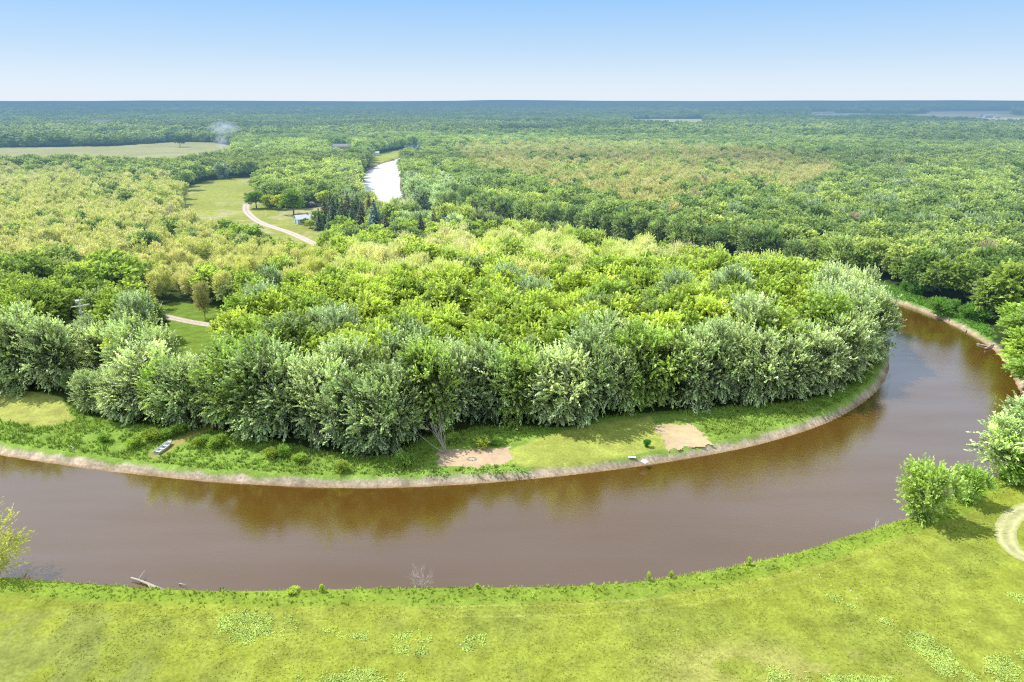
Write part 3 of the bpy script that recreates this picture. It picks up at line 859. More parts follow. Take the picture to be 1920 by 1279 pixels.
# keep clear of the explicit front row and specimen trees
FR = smooth_line(TF, 6)
seglen = np.r_[0, np.cumsum(np.hypot(*np.diff(FR, axis=0).T))]
front = []
q = 0.0
while q < seglen[-1]:
    i = np.searchsorted(seglen, q) ; i = min(max(i, 1), len(FR) - 1); t = (q - seglen[i - 1]) / (seglen[i] - seglen[i - 1] + 1e-9)
    p = FR[i - 1] * (1 - t) + FR[i] * t; tg = FR[i] - FR[i - 1]; tg = tg / np.linalg.norm(tg); nr_ = np.array([-tg[1], tg[0]])
    front.append(p + nr_ * (2.3 + rng.uniform(-1.0, 1.8))); q += 5.5 + rng.uniform(-1.2, 1.5)
front = np.array(front)
# specimen trees: (x, base y, crown height in m, crown radius, kind, colour, label)
SPEC = [
    (1722, 968, 9.6, 4.3, 'shrubtree', (0.26, 0.32, 0.12), 'larger of two leafy willow shrubs on the turf bank at the right'),
    (1806, 938, 6.3, 2.9, 'shrubtree', (0.23, 0.31, 0.10), 'smaller round willow shrub just right of the larger one on the turf bank'),
    (1878, 893, 12.0, 5.0, 'silver', (0.27, 0.34, 0.15), 'pale silvery tree at the right edge overhanging the river above the two willow shrubs'),
    (1925, 850, 12.5, 5.0, 'silver', (0.22, 0.29, 0.14), 'silvery tree cut by the right edge, behind the one overhanging the river'),
    (1905, 905, 6.5, 3.8, 'shrubtree', (0.22, 0.32, 0.07), 'dark green bush at the right edge at the foot of the silvery overhanging tree'),
    (1918, 655, 11.5, 6.0, 'green', (0.21, 0.28, 0.08), 'upper bright green tree overhanging the outer bank at the right edge'),
    (1924, 694, 10.5, 5.8, 'green', (0.25, 0.32, 0.08), 'middle bright green tree overhanging the outer bank at the right edge'),
    (1936, 738, 10.0, 5.6, 'green', (0.22, 0.30, 0.09), 'lower bright green tree overhanging the outer bank at the right edge'),
    (1905, 634, 10.5, 5.2, 'green', (0.24, 0.32, 0.08), 'rounded green tree at the end of the outer grassy bank strip'),
    (-6, 1068, 7.0, 4.2, 'sparse', (0.30, 0.30, 0.10), 'yellowish windblown tree at the left edge on the near bank, leaning over the water'),
    (481, 391, 11.0, 6.0, 'green', (0.13, 0.19, 0.05), 'dark green round tree at the bend of the pale farm drive'),
    (551, 403, 14.5, 6.8, 'green', (0.15, 0.21, 0.045), 'large dark green tree on the lawn just left of the white roofed house'),
    (506, 392, 9.0, 4.5, 'green', (0.26, 0.28, 0.05), 'yellow green tree right of the round tree at the drive bend'),
    (527, 393, 9.5, 5.0, 'green', (0.32, 0.31, 0.06), 'yellowish tree between the drive and the large lawn tree'),
    (608, 384, 8.5, 4.8, 'green', (0.34, 0.36, 0.07), 'bright yellow green round tree on the lawn left of the dark spruces'),
    (589, 379, 8.0, 4.2, 'green', (0.22, 0.27, 0.10), 'pale green tree beside the bright yellow one on the lawn'),
    (572, 423, 4.0, 2.2, 'green', (0.10, 0.14, 0.06), 'small dark bush in front of the white roofed house'),
    (583, 428, 5.0, 3.0, 'green', (0.28, 0.31, 0.12), 'pale green shrub in front of the right end of the white roofed house'),
    (600, 425, 8.5, 4.4, 'green', (0.14, 0.19, 0.07), 'round dark tree between the white roofed house and the spruces'),
    (1890, 338, 17.0, 8.5, 'green', (0.17, 0.23, 0.06), 'large solitary round tree by the small clearing at the far right edge'),
    (338, 276, 17.0, 8.5, 'green', (0.07, 0.11, 0.05), 'dark solitary tree standing out in the tan field at the left'),
    (385, 598, 11.0, 2.4, 'ash', (0.27, 0.25, 0.13), 'narrow half bare tree standing beside the gravel lane'),
    (241, 612, 11.0, 5.5, 'ash', (0.20, 0.23, 0.09), 'grey green tree left of the gravel lane clearing'),
]
SPX = np.array([P(s[0], s[1]) for s in SPEC]); SPR = np.array([s[3] for s in SPEC])
SPRUCES = [(628, 437, 17, 0), (645, 440, 17.5, 0), (612, 424, 15, 0), (662, 445, 14, 0), (680, 433, 14.5, 0), (655, 430, 18, 0), (636, 425, 16, 0), (672, 420, 15, 0), (695, 420, 15, 0), (705, 444, 17.5, 1),
           (600, 432, 11, 0), (668, 408, 15, 0), (622, 410, 14, 0), (648, 412, 15.5, 0), (725, 455, 14, 0), (740, 448, 13, 0), (790, 452, 13, 0), (815, 450, 14, 0), (835, 446, 13, 0), (620, 450, 12, 0), (715, 458, 10, 0)]
SPP = np.array([P(s[0], s[1]) for s in SPRUCES])
HOUSES_CLEAR = np.array([P(565, 419), P(663, 424), P(692, 450), P(585, 387), P(565, 412), P(565, 425), P(590, 385), P(664, 437), P(692, 466)])
AP = P(147, 560, 15.2); keep = ~op; keep &= np.hypot(X - AP[0], Y - AP[1]) > 6.5
keep &= ~((np.abs(X / Y - AP[0] / AP[1]) < 0.036) & (np.hypot(X, Y) > 128) & (np.hypot(X, Y) < 166))
for q, r_ in zip(front, [4.2] * len(front)): keep &= np.hypot(X - q[0], Y - q[1]) > r_
for q, r_ in zip(SPX, SPR): keep &= np.hypot(X - q[0], Y - q[1]) > r_ + 3
for q in SPP: keep &= np.hypot(X - q[0], Y - q[1]) > 4.5
for q in HOUSES_CLEAR: keep &= np.hypot(X - q[0], Y - q[1]) > 9
Dk = np.hypot(X, Y)
keep &= ~((Dk > 1350) & (vnoise(X / 2.2, Y, 240, 95, 3) > 0.665))                                   # small openings in the far woods
keep &= ~((Dk > 240) & (Dk < 900) & (rng.random(len(X)) < 0.05))
X, Y, S, sd, inn = X[keep], Y[keep], S[keep], sd[keep], inn[keep]
# thin out
X = np.r_[front[:, 0], X]; Y = np.r_[front[:, 1], Y]; S = np.r_[np.ones(len(front)), S]; sd = np.r_[np.full(len(front), 8.0), sd]; inn = np.r_[np.ones(len(front), bool), inn]
isfront = np.zeros(len(X), bool); isfront[:len(front)] = True
D = np.hypot(X, Y)
px, py = project(X, Y, np.full(X.shape, 14.0))
rnd = rng.random(len(X)); nz1 = vnoise(X, Y, 45, 61, 3); nz2 = vnoise(X, Y, 140, 67, 3); jx = px + rng.normal(0, 12, len(X)); jy = py + rng.normal(0, 5, len(X))
SP_ = np.full(len(X), 1)   # 0 silver 1 green 2 ash
TC = np.zeros((len(X), 3))
g1 = np.array((0.30, 0.35, 0.10)); g2 = np.array((0.13, 0.19, 0.06))
t = np.clip(0.5 * nz1 + 0.9 * nz2 - 0.25 + rng.normal(0, 0.24, len(X)), 0, 1)[:, None]
TC = g2 * (1 - t) + g1 * t
yel = np.array((0.44, 0.41, 0.20)); yg = np.array((0.39, 0.39, 0.13)); tan = np.array((0.42, 0.35, 0.19))


def setz(mask, prob, species, ca, cb, spread=1.0):
    m = mask & (rnd < prob)
    u = np.clip(rng.normal(0.5, 0.32 * spread, len(X)), 0, 1)[:, None]
    c = np.array(ca) * (1 - u) + np.array(cb) * u
    TC[m] = c[m]
    if species is not None: SP_[m] = species


penin = inn & (D < 330) & (X > -140)
setz(penin, 1.0, 1, (0.18, 0.25, 0.055), (0.29, 0.35, 0.075))
setz(penin & (rng.random(len(X)) < 0.22), 1.0, 1, (0.13, 0.18, 0.06), (0.20, 0.25, 0.09))
setz(in_any(Z_LIME, jx, jy), 0.65, 1, (0.21, 0.28, 0.06), (0.27, 0.325, 0.075))
setz(in_any(Z_OLIVE, jx, jy), 0.75, 2, (0.20, 0.20, 0.09), (0.28, 0.27, 0.11))
setz(in_any(Z_YEL, jx, jy), 0.88, 2, yg, (0.46, 0.42, 0.21))
setz(in_any(Z_YEL2, jx, jy), 0.72, 2, (0.41, 0.44, 0.14), (0.49, 0.45, 0.26))
setz(in_any(Z_TAN, jx, jy), 0.82, 2, (0.34, 0.34, 0.12), (0.44, 0.38, 0.19))
setz(in_any(Z_DARKL, jx, jy), 0.9, 1, (0.11, 0.165, 0.04), (0.19, 0.25, 0.05))
setz(in_any(Z_DARKR, jx, jy) & ~inn, 0.9, 1, (0.10, 0.16, 0.04), (0.19, 0.25, 0.05))
setz(in_any(Z_BRIGHTR, px, py), 0.95, 1, (0.20, 0.29, 0.04), (0.28, 0.36, 0.06))
setz(in_any(Z_SILFAR, jx, jy), 0.7, 0, (0.21, 0.27, 0.14), (0.29, 0.35, 0.20))
far_g = (D > 600) & (jy < 262)
setz(far_g, 0.25, 1, (0.12, 0.18, 0.07), (0.20, 0.26, 0.10))
# riverside silver maples: the front row and the trees just behind it
df = dist_line(FR, X, Y)
sil_depth = np.interp(X, [-90, -40, 0, 25, 60, 100], [13, 12, 8, 15, 17, 13])
m = isfront | (penin & (df < sil_depth) & (rnd < 0.72))
setz(m, 1.0, 0, (0.195, 0.25, 0.125), (0.29, 0.335, 0.195))
m2 = isfront & (rng.random(len(X)) < 0.22)
setz(m2, 1.0, 0, (0.18, 0.25, 0.07), (0.24, 0.30, 0.09))
m = (px < 110) & (D < 170); setz(m, 0.7, 0, (0.14, 0.21, 0.09), (0.2, 0.26, 0.13))
rs = rng.random(len(X))
m = (D < 900) & (rnd < 0.03) & (SP_ == 1) & ~isfront
SP_[m] = 0; TC[m] = (0.20, 0.25, 0.15)
TC[SP_ == 1] *= np.array((1.10, 1.01, 1.45)); TC[SP_ == 2] *= np.array((0.97, 0.97, 1.2))
m = (~isfront) & (D > 130) & (D < 520) & (sd < 9) & (SP_ == 1); SP_[m] = 0; EDGE = m; TC[m & ~inn] *= np.array((0.68, 0.8, 0.7))
DEADM = (D > 200) & (D < 700) & (rs > 0.992)
TC[DEADM] = (0.30, 0.26, 0.20); SP_[DEADM] = 2
# the far woods lie in broad lighter and darker stands
band = 0.62 + 0.76 * vnoise(X / 2.6, Y, 210, 97, 3)
TC *= np.where(D > 620, band, 1.0)[:, None]
# size
HS = np.where(SP_ == 0, 1.0, np.where(SP_ == 1, 0.98, 0.95)) * rng.uniform(0.68, 1.14, len(X)) * (0.84 + 0.32 * vnoise(X, Y, 60, 91, 2)) * np.where(D > 700, 0.75 + 0.5 * vnoise(X, Y, 260, 93, 3), 1.0)
HS *= np.where((D > 250) & (D < 1150), 0.9, 1.0)
HS[isfront] = rng.uniform(0.82, 1.12, isfront.sum())
HS[isfront & (px > 90) & (px < 210)] *= 0.86
HS[penin & ~isfront] *= np.interp(D[penin & ~isfront], [110, 200, 320], [1.04, 0.95, 0.82])
HS[in_any(Z_YEL, px, py)] *= 0.85
m = (~inn) & (sd < 10) & (D < 200); HS[m] *= 0.8
ROT = rng.uniform(0, 2 * math.pi, len(X))
ROT[SP_ == 0] = rng.normal(0, 0.5, (SP_ == 0).sum()) + np.where(rng.random((SP_ == 0).sum()) < .5, 0, 0.9)
HS[EDGE] = rng.uniform(0.62, 0.88, EDGE.sum())
lim = np.clip((60 - D * 0.317 - 2.2) / 17.8, 0.25, 2)          # keep the mast and the lane open to the river
low = ((np.abs(X / Y - AP[0] / AP[1]) < 0.05) & (D < 172)) | (inn & (px > 290) & (px < 425) & (D < 186)); HS[low] = np.minimum(HS[low], lim[low])
ZB = far_hills(X, Y)
# low trees only where the lane clearing must stay open

# ------------------------------------------------------------------ individual trees and the woodland mass
LIMIT = {0: 290, 1: 290, 2: 240}
order = np.argsort(D)
vis = (np.abs(px - 960) < 1010)
pyb = project(X, Y, np.full(X.shape, 4.0))[1]
is_thing = np.zeros(len(X), bool)
for sp in (0, 1, 2):
    c = [i for i in order if SP_[i] == sp and vis[i] and D[i] < 420][:LIMIT[sp]]
    is_thing[c] = True

protoC = {0: silver, 1: green, 2: ash}; protoT = {0: trunk_s, 1: trunk_g, 2: trunk_a}
NM = {0: 'silver_maple', 1: 'broadleaf_tree', 2: 'ash_tree'}
LANDMARKS = [(60, 560, 'at the left edge'), (150, 620, 'round the antenna mast'), (350, 610, 'beside the gravel lane'), (300, 800, 'behind the beached boat'),
             (560, 760, 'behind the left bank'), (700, 830, 'left of the fallen branches'), (830, 760, 'above the fallen branches'),
             (880, 700, 'inland of the left dirt patch'), (1060, 780, 'behind the riverside lawn'), (1270, 740, 'behind the right dirt patch'), (1450, 720, 'behind the right bank'),
             (1620, 640, 'at the bend tip'), (450, 540, 'beyond the lane'), (200, 500, 'in the dark left wood'), (150, 420, 'in the yellowish left wood'),
             (500, 470, 'below the farm drive'), (640, 480, 'in front of the spruces'), (700, 600, 'left of the wood centre'), (960, 560, 'mid wood'), (1200, 560, 'right of the wood centre'),
             (1400, 540, 'in the lime green wood'), (960, 460, 'in the pale central wood'), (1200, 470, 'at the far wood edge'), (1700, 530, 'behind the outer bank strip'),
             (1880, 500, 'far side right edge'), (1890, 660, 'overhanging the outer bank'), (1550, 490, 'across the hidden channel right'), (1300, 430, 'across the hidden channel'), (850, 390, 'beside the distant reach'), (760, 520, 'in the left inner wood')]


def tone(c, sp):
    r, g, b = c; l = 0.3 * r + 0.6 * g + 0.1 * b
    if sp == 0: return 'pale silvery' if l > 0.235 else ('fresh green windblown' if b < 0.09 else 'grey green windblown')
    if sp == 2: return 'tan sparse' if r > g * 1.02 else ('olive sparse' if l < 0.25 else 'pale yellow green')
    if l > 0.27: return 'bright lime green'
    if l > 0.2: return 'fresh mid green'
    return 'dark green'


def ordinal(n):
    return str(n) + ('th' if 10 <= n % 100 <= 20 else {1: 'st', 2: 'nd', 3: 'rd'}.get(n % 10, 'th'))


SPN = {0: 'silver maple', 1: 'broadleaf tree', 2: 'thin crowned tree'}
cells = {}
for i in np.where(is_thing)[0]:
    lm = min(range(len(LANDMARKS)), key=lambda q: (LANDMARKS[q][0] - px[i]) ** 2 + (1.6 * (LANDMARKS[q][1] - py[i])) ** 2)
    key = (tone(TC[i], SP_[i]), SP_[i], 'row' if isfront[i] else lm)
    cells.setdefault(key, []).append(i)
labels = {}
for (tn, sp, lm), L_ in cells.items():
    L_.sort(key=lambda i: px[i])
    for k_, i in enumerate(L_):
        place = 'in the front bank row' if lm == 'row' else LANDMARKS[lm][2]
        if len(L_) == 1: labels[i] = f'{tn} {SPN[sp]} {place}'
        else: labels[i] = f'{tn} {SPN[sp]} {place}, {ordinal(k_ + 1)} from left'


def put_tree(name, loc, scl, rz, crown_me, trunk_me, tcol, label, cat, group=None, twig=None):
    o = thing(name, loc, label, cat, group, rz)
    o.scale = scl
    c = link('crown', crown_me, o); c['tcol'] = [float(v) for v in tcol]
    t = link('trunk', trunk_me, o)
    return o


GRP = {0: 'silver maples along the river', 1: 'broadleaf trees of the wood', 2: 'thin crowned trees of the wood'}
for i in np.where(is_thing)[0]:
    sp = int(SP_[i]); h = HS[i]; w = h * (1.0 + 0.12 * (rnd[i] - 0.5)) * (1.12 if sp == 1 else 1.0)
    put_tree(NM[sp], (X[i], Y[i], 0), (w, w, h), ROT[i], protoC[sp][i % len(protoC[sp])], protoT[sp][i % 2], TC[i], labels[i], 'tree', GRP[sp])

# the rest of the woods: nobody could count it, one object of scattered trees
lib = bpy.data.collections.new('tree_stock')       # not linked to the scene


def lib_obj(name, me):
    o = bpy.data.objects.new(name, me); lib.objects.link(o); return o


near_protos = []
for i in range(3): near_protos.append(crown_mesh('c', M_SILV, 700 + i, 4.9, 16.0, 0.6, 40, 420, 1.1, 0.48, kind='drape', wind=WIND, inner=0.1, nl=6, slen=2.1))
for i in range(5): near_protos.append(crown_mesh('c', M_LEAF, 710 + i, 4.9, 13.4, 2.6, 36, 330, 0.95, 0.66, kind='round', inner=0.1, nl=7, slen=1.4))
for i in range(4): near_protos.append(crown_mesh('c', M_AIRY, 720 + i, 4.4, 12.6, 2.4, 36, 340, 0.8, 0.46, kind='fan', wind=(0, 0, .75), inner=0.08, nl=6, slen=1.9))
for i in range(4): near_protos.append(crown_mesh('c', M_FAR, 730 + i, 5.2, 12.0, 0.5, 16, 90, 1.7, 1.3, kind='round', inner=0.2, nl=4, slen=1.6))     # far crowns
tw = [twiggy('t', 900 + i, 15, 4.7).mesh('t', M_DEAD2) for i in range(2)]
for i, me in enumerate(near_protos): lib_obj('stock_%02d' % i, me)


def scatter_nodes():
    g = bpy.data.node_groups.new('scatter', 'GeometryNodeTree')
    g.interface.new_socket('Geometry', in_out='INPUT', socket_type='NodeSocketGeometry')
    g.interface.new_socket('Geometry', in_out='OUTPUT', socket_type='NodeSocketGeometry')
    n, l = g.nodes, g.links
    gi = n.new('NodeGroupInput'); go = n.new('NodeGroupOutput')
    ip = n.new('GeometryNodeInstanceOnPoints')
    ci = n.new('GeometryNodeCollectionInfo'); ci.inputs['Collection'].default_value = lib
    ci.inputs['Separate Children'].default_value = True; ci.inputs['Reset Children'].default_value = True

    def attr(nm, t):
        a = n.new('GeometryNodeInputNamedAttribute'); a.data_type = t; a.inputs['Name'].default_value = nm
        return [o for o in a.outputs if o.enabled and o.name == 'Attribute'][0]
    l.new(gi.outputs[0], ip.inputs['Points']); l.new(ci.outputs[0], ip.inputs['Instance'])
    ip.inputs['Pick Instance'].default_value = True
    l.new(attr('idx', 'INT'), ip.inputs['Instance Index'])
    l.new(attr('rot', 'FLOAT_VECTOR'), ip.inputs['Rotation']); l.new(attr('scl', 'FLOAT_VECTOR'), ip.inputs['Scale'])
    l.new(ip.outputs[0], go.inputs[0])
    return g


SG = scatter_nodes()


def scatter(name, V, idx, rotz, scl, col):
    me = bpy.data.meshes.new(name); n_ = len(V)
    me.vertices.add(n_); me.vertices.foreach_set('co', np.asarray(V, np.float32).ravel())
    a = me.attributes.new('idx', 'INT', 'POINT'); a.data.foreach_set('value', np.asarray(idx, np.int32))
    a = me.attributes.new('rot', 'FLOAT_VECTOR', 'POINT'); r = np.zeros((n_, 3), np.float32); r[:, 2] = rotz; a.data.foreach_set('vector', r.ravel())
    a = me.attributes.new('scl', 'FLOAT_VECTOR', 'POINT'); a.data.foreach_set('vector', np.asarray(scl, np.float32).ravel())
    a = me.attributes.new('tcol', 'FLOAT_COLOR', 'POINT'); c = np.ones((n_, 4), np.float32); c[:, :3] = col; a.data.foreach_set('color', c.ravel())
    me.update()
    o = link(name, me); md = o.modifiers.new('scatter', 'NODES'); md.node_group = SG
    return o


m = ~is_thing
sp = SP_[m]; nn_ = m.sum(); ri = rng.integers(0, 1000, nn_)
idx = np.where(sp == 0, ri % 3, np.where(sp == 1, 3 + ri % 5, 8 + ri % 4))
idx = np.where(D[m] > 1150, 12 + ri % 4, idx)
w = S[m] * HS[m] * np.where(sp == 1, 1.12, 1.0)
hz = HS[m] * np.where(S[m] > 1.5, 1.25, 1.0) * np.where(S[m] > 2.05, np.clip(S[m] / 2.1, 1, 2.2), 1.0)
scl = np.stack([w, w, hz], 1)
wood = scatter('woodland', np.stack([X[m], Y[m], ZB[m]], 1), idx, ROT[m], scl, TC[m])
tag(wood, 'green and yellowish woodland stretching away to the blue horizon', 'woodland', kind='stuff')
print('trees', len(X), 'things', is_thing.sum(), [int((is_thing & (SP_ == q)).sum()) for q in (0, 1, 2)])

for s, q in zip(SPEC, SPX):
    x, y, h, r_, kd, colr, lab = s
    if kd == 'sparse': me, tm, bh, br = sparse[0], trunk_b[0], 5.7, 3.0; nm, cat = 'windblown_tree', 'tree'
    elif kd == 'shrubtree': me, tm, bh, br = shrub[len(lab) % 3], trunk_b[0], 5.7, 3.0; nm, cat = 'willow_shrub', 'shrub'
    elif kd == 'silver': me, tm, bh, br = silver[len(lab) % 5], trunk_s[0], 19.2, 5.6; nm, cat = 'silver_maple', 'tree'
    elif kd == 'ash': me, tm, bh, br = ash[len(lab) % 4], trunk_a[0], 16, 4.7; nm, cat = 'ash_tree', 'tree'
    else: me, tm, bh, br = green[len(lab) % 6], trunk_g[0], 17, 5.2; nm, cat = 'broadleaf_tree', 'tree'
    put_tree(nm, (q[0], q[1], -0.1), (r_ / br, r_ / br, h / bh), len(lab) * 0.7, me, tm, colr, lab, cat)
for k_, (s, q) in enumerate(zip(SPRUCES, SPP)):
    if s[3]: lab = 'tall bluish grey spruce standing apart at the right of the spruce clump by the houses'; c = (0.15, 0.20, 0.19)
    else:
        rank = sorted([t[0] for t in SPRUCES if not t[3]]).index(s[0]) + 1
        lab = f'dark green spruce by the farm houses, {ordinal(rank)} of the dark spruces from the left'; c = (0.115 + 0.03 * (k_ % 3), 0.15 + 0.015 * (k_ % 4), 0.09)
    put_tree('spruce_tree', (q[0], q[1], 0), (s[2] / 16, s[2] / 16, s[2] / 16), k_ * 1.3, spruce[k_ % 3], trunk_p[0], c, lab, 'spruce', 'spruces round the farm houses')

# low shrubs along the foot of the wood on the inner bank
LOWS = [(255, 838), (285, 826), (312, 822), (335, 815), (372, 838), (392, 834), (412, 838), (197, 828), (508, 858), (530, 856), (560, 868), (905, 838), (930, 834), (640, 885), (760, 872), (850, 830)]
for k_, (x, y) in enumerate(sorted(LOWS)):
    q = P(x, y); s = 0.30 + 0.12 * ((k_ * 7) % 5) / 5
    put_tree('low_shrub', (q[0], q[1], -0.05), (s * 1.5, s * 1.2, s), k_, shrub[k_ % 3], trunk_b[0], (0.18 + 0.02 * (k_ % 3), 0.26, 0.07),
             f'low leafy green shrub on the inner grassy bank, {ordinal(k_ + 1)} from the left', 'shrub', 'low shrubs on the inner bank')
RB = [(1716, 552), (1760, 590), (1785, 583), (1815, 596), (1835, 602), (1700, 545)]
for k_, (x, y) in enumerate(sorted(RB)):
    q = P(x, y); s = 0.6 + 0.15 * (k_ % 3)
    put_tree('low_shrub', (q[0], q[1], -0.05), (s * 1.2, s * 1.2, s), k_ * 2.0, shrub[(k_ + 1) % 3], trunk_b[0], (0.12, 0.21, 0.05),
             f'dark green shrub at the wood edge on the outer bank strip, {ordinal(k_ + 1)} from the left', 'shrub', 'shrubs on the outer bank')
q = P(1212, 838)
put_tree('garden_shrub', (q[0], q[1], 0), (0.24, 0.24, 0.27), 1.0, shrub[0], trunk_b[0], (0.06, 0.17, 0.04), 'tiny dark green bush alone on the riverside lawn', 'shrub')


# ------------------------------------------------------------------ grasses and weeds (stuff)
def blades(name, XY, z, hgt, wid, nb, col, seed, lean=0.35, var=0.25):
    rg = np.random.default_rng(seed)
    n_ = len(XY); T = n_ * nb
    base = np.repeat(np.column_stack([XY, z]), nb, 0) + np.column_stack([rg.normal(0, 0.12, (T, 2)) * (hgt.mean() / 0.5), np.zeros(T)])
    a = rg.uniform(0, 2 * np.pi, T); hh = np.repeat(hgt, nb) * rg.uniform(0.6, 1.25, T); ww = wid * rg.uniform(0.7, 1.3, T)
    tip = base + np.stack([rg.normal(0, lean, T) * hh, rg.normal(0, lean, T) * hh, hh], 1)
    sx = np.stack([np.cos(a) * ww, np.sin(a) * ww, np.zeros(T)], 1)
    V = np.stack([base - sx, base + sx, tip], 1).reshape(-1, 3)
    C = np.repeat(col, nb, 0) * rg.uniform(1 - var, 1 + var, (T, 1))
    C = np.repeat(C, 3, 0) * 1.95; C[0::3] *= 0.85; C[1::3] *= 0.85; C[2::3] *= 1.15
    return link(name, mesh_np(name, V, np.arange(T * 3).reshape(T, 3), M_BLADE, col=C))


def ground_z(x, y, s, near_bank):
    w_ = np.where(near_bank, 1.4, 2.0)
    return WATER - WATER * sstep(-0.1, 1.0, s / w_)


# tall grass on the inner bank
rg = np.random.default_rng(5)
gx = rg.uniform(-110, 112, 60000); gy = rg.uniform(92, 180, 60000)
s_, in_ = river_sd(gx, gy)
ok = in_ & (s_ > 1.6 + 1.2 * vnoise(gx, gy, 9, 4, 3)) & inside(OPEN[0], gx, gy) & ~inside(PL([(955, 835), (1000, 815), (1080, 790), (1225, 775), (1300, 780), (1342, 834), (1250, 850), (1030, 882), (965, 878)]), gx, gy) \
    & ~inside(PL([(812, 838), (960, 833), (966, 872), (818, 880)]), gx, gy) & ~(inside(OPEN_LAWN_L, gx, gy) & (s_ > 9)) \
    & (dist_line(smooth_line(PL([(296, 850), (330, 830), (360, 812), (390, 800)])), gx, gy) > 1.8) & (vnoise(gx, gy, 4, 77, 2) > 0.25)
gx, gy, s_ = gx[ok], gy[ok], s_[ok]
n1 = vnoise(gx, gy, 5, 78, 3)[:, None]
colr = np.array((0.18, 0.30, 0.05)) * (1 - n1) + np.array((0.34, 0.42, 0.10)) * n1
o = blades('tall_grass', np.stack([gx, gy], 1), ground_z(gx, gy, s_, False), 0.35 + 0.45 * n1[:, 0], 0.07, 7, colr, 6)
tag(o, 'tall green grass along the inner river bank in front of the maples', 'grass', kind='stuff')
# outer bank strip beyond the bend
gx = rg.uniform(95, 190, 30000); gy = rg.uniform(150, 270, 30000); s_, in_ = river_sd(gx, gy)
ok = (~in_) & (s_ > 1.2) & inside(BANK_R, gx, gy); gx, gy, s_ = gx[ok], gy[ok], s_[ok]
n1 = vnoise(gx, gy, 6, 79, 3)[:, None]
o = blades('bank_grass', np.stack([gx, gy], 1), ground_z(gx, gy, s_, False), 0.4 + 0.4 * n1[:, 0], 0.10, 6, np.array((0.12, 0.24, 0.04)) * (0.7 + 0.8 * n1), 8)
tag(o, 'green grass strip on the outer bank beyond the bend', 'grass', kind='stuff')
# near bank: ragged turf edge + meadow tufts
gx = rg.uniform(-75, 95, 40000); gy = rg.uniform(60, 112, 40000); s_, in_ = river_sd(gx, gy)
ok = (~in_) & (s_ > 0.7) & (s_ < 4.5) & in_view(gx, gy, 4) & (rg.random(len(gx)) < np.interp(s_, [0.7, 2.5, 4.5], [1, 0.5, 0.15])) & (gy < 112)
gx, gy, s_ = gx[ok], gy[ok], s_[ok]; n1 = vnoise(gx, gy, 4, 80, 3)[:, None]
colr = np.array((0.22, 0.36, 0.05)) * (1 - n1) + np.array((0.42, 0.47, 0.10)) * n1
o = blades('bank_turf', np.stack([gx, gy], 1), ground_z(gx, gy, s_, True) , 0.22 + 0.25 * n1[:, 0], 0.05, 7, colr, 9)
tag(o, 'long bright grass on the edge of the near bank', 'grass', kind='stuff')
gx = rg.uniform(-75, 100, 70000); gy = rg.uniform(42, 100, 70000); s_, in_ = river_sd(gx, gy)
ok = (~in_) & (s_ > 4.5) & in_view(gx, np.maximum(gy, 61), 3) & (vnoise(gx, gy, 3.0, 81, 4) + rg.uniform(-.15, .15, len(gx)) > 0.42)
gx, gy, s_ = gx[ok], gy[ok], s_[ok]
n1 = vnoise(gx, gy, 9, 11, 4)[:, None]; n2 = vnoise(gx, gy, 14, 21, 3)[:, None]
t1 = sstep(0.42, 0.62, n1); t2 = sstep(0.45, 0.65, n2)
colr = 0.72 * (np.array((0.285, 0.35, 0.05)) * (1 - t1) + np.array((0.235, 0.29, 0.055)) * t1)
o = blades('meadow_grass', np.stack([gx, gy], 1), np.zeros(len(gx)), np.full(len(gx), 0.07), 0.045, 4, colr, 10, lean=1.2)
tag(o, 'short yellow green grass of the near meadow', 'grass', kind='stuff')


def vnoice_ok(gx, gy): return vnoise(gx, gy, 9, 55, 2) > 0.5


def weeds(name, polys, dens, seed, col, label, sz=0.3):
    rg = np.random.default_rng(seed); Vs = []; Fs = []; Cs = []; off = 0
    for pl in polys:
        pw = PL(pl); mn = pw.min(0); mx = pw.max(0); area = (mx - mn).prod(); n_ = int(area * dens)
        gx = rg.uniform(mn[0], mx[0], n_); gy = rg.uniform(mn[1], mx[1], n_)
        dd = dist_line(pw, gx, gy, True); ins = inside(pw, gx, gy)
        ok = ins & (vnoise(gx, gy, 1.3, seed, 3) + rg.normal(0, 0.09, n_) > 0.58 - np.clip(dd, 0, 2.0) * 0.10)
        gx, gy = gx[ok], gy[ok]; n_ = len(gx)
        for _ in range(3):
            pos = np.stack([gx + rg.normal(0, .12, n_), gy + rg.normal(0, .12, n_), rg.uniform(0.02, sz * 0.55, n_)], 1)
            V, F, S = cards(rg, pos, unit(rg, n_) + np.array([0, 0, .3]), np.array([0, 0, 1.0]) + unit(rg, n_) * .35, sz * rg.uniform(.6, 1.3, n_), sz * .7 * rg.uniform(.6, 1.3, n_), np.full(n_, .5))
            Vs.append(V); Fs.append(F + off); off += len(V)
            Cs.append(np.repeat(1.35 * np.array(col) * rg.uniform(.6, 1.35, (n_, 1)), 4, 0))
    o = link(name, mesh_np(name, np.vstack(Vs), np.vstack(Fs), M_WEED, col=np.vstack(Cs)))
    return tag(o, label, 'weeds', kind='stuff')


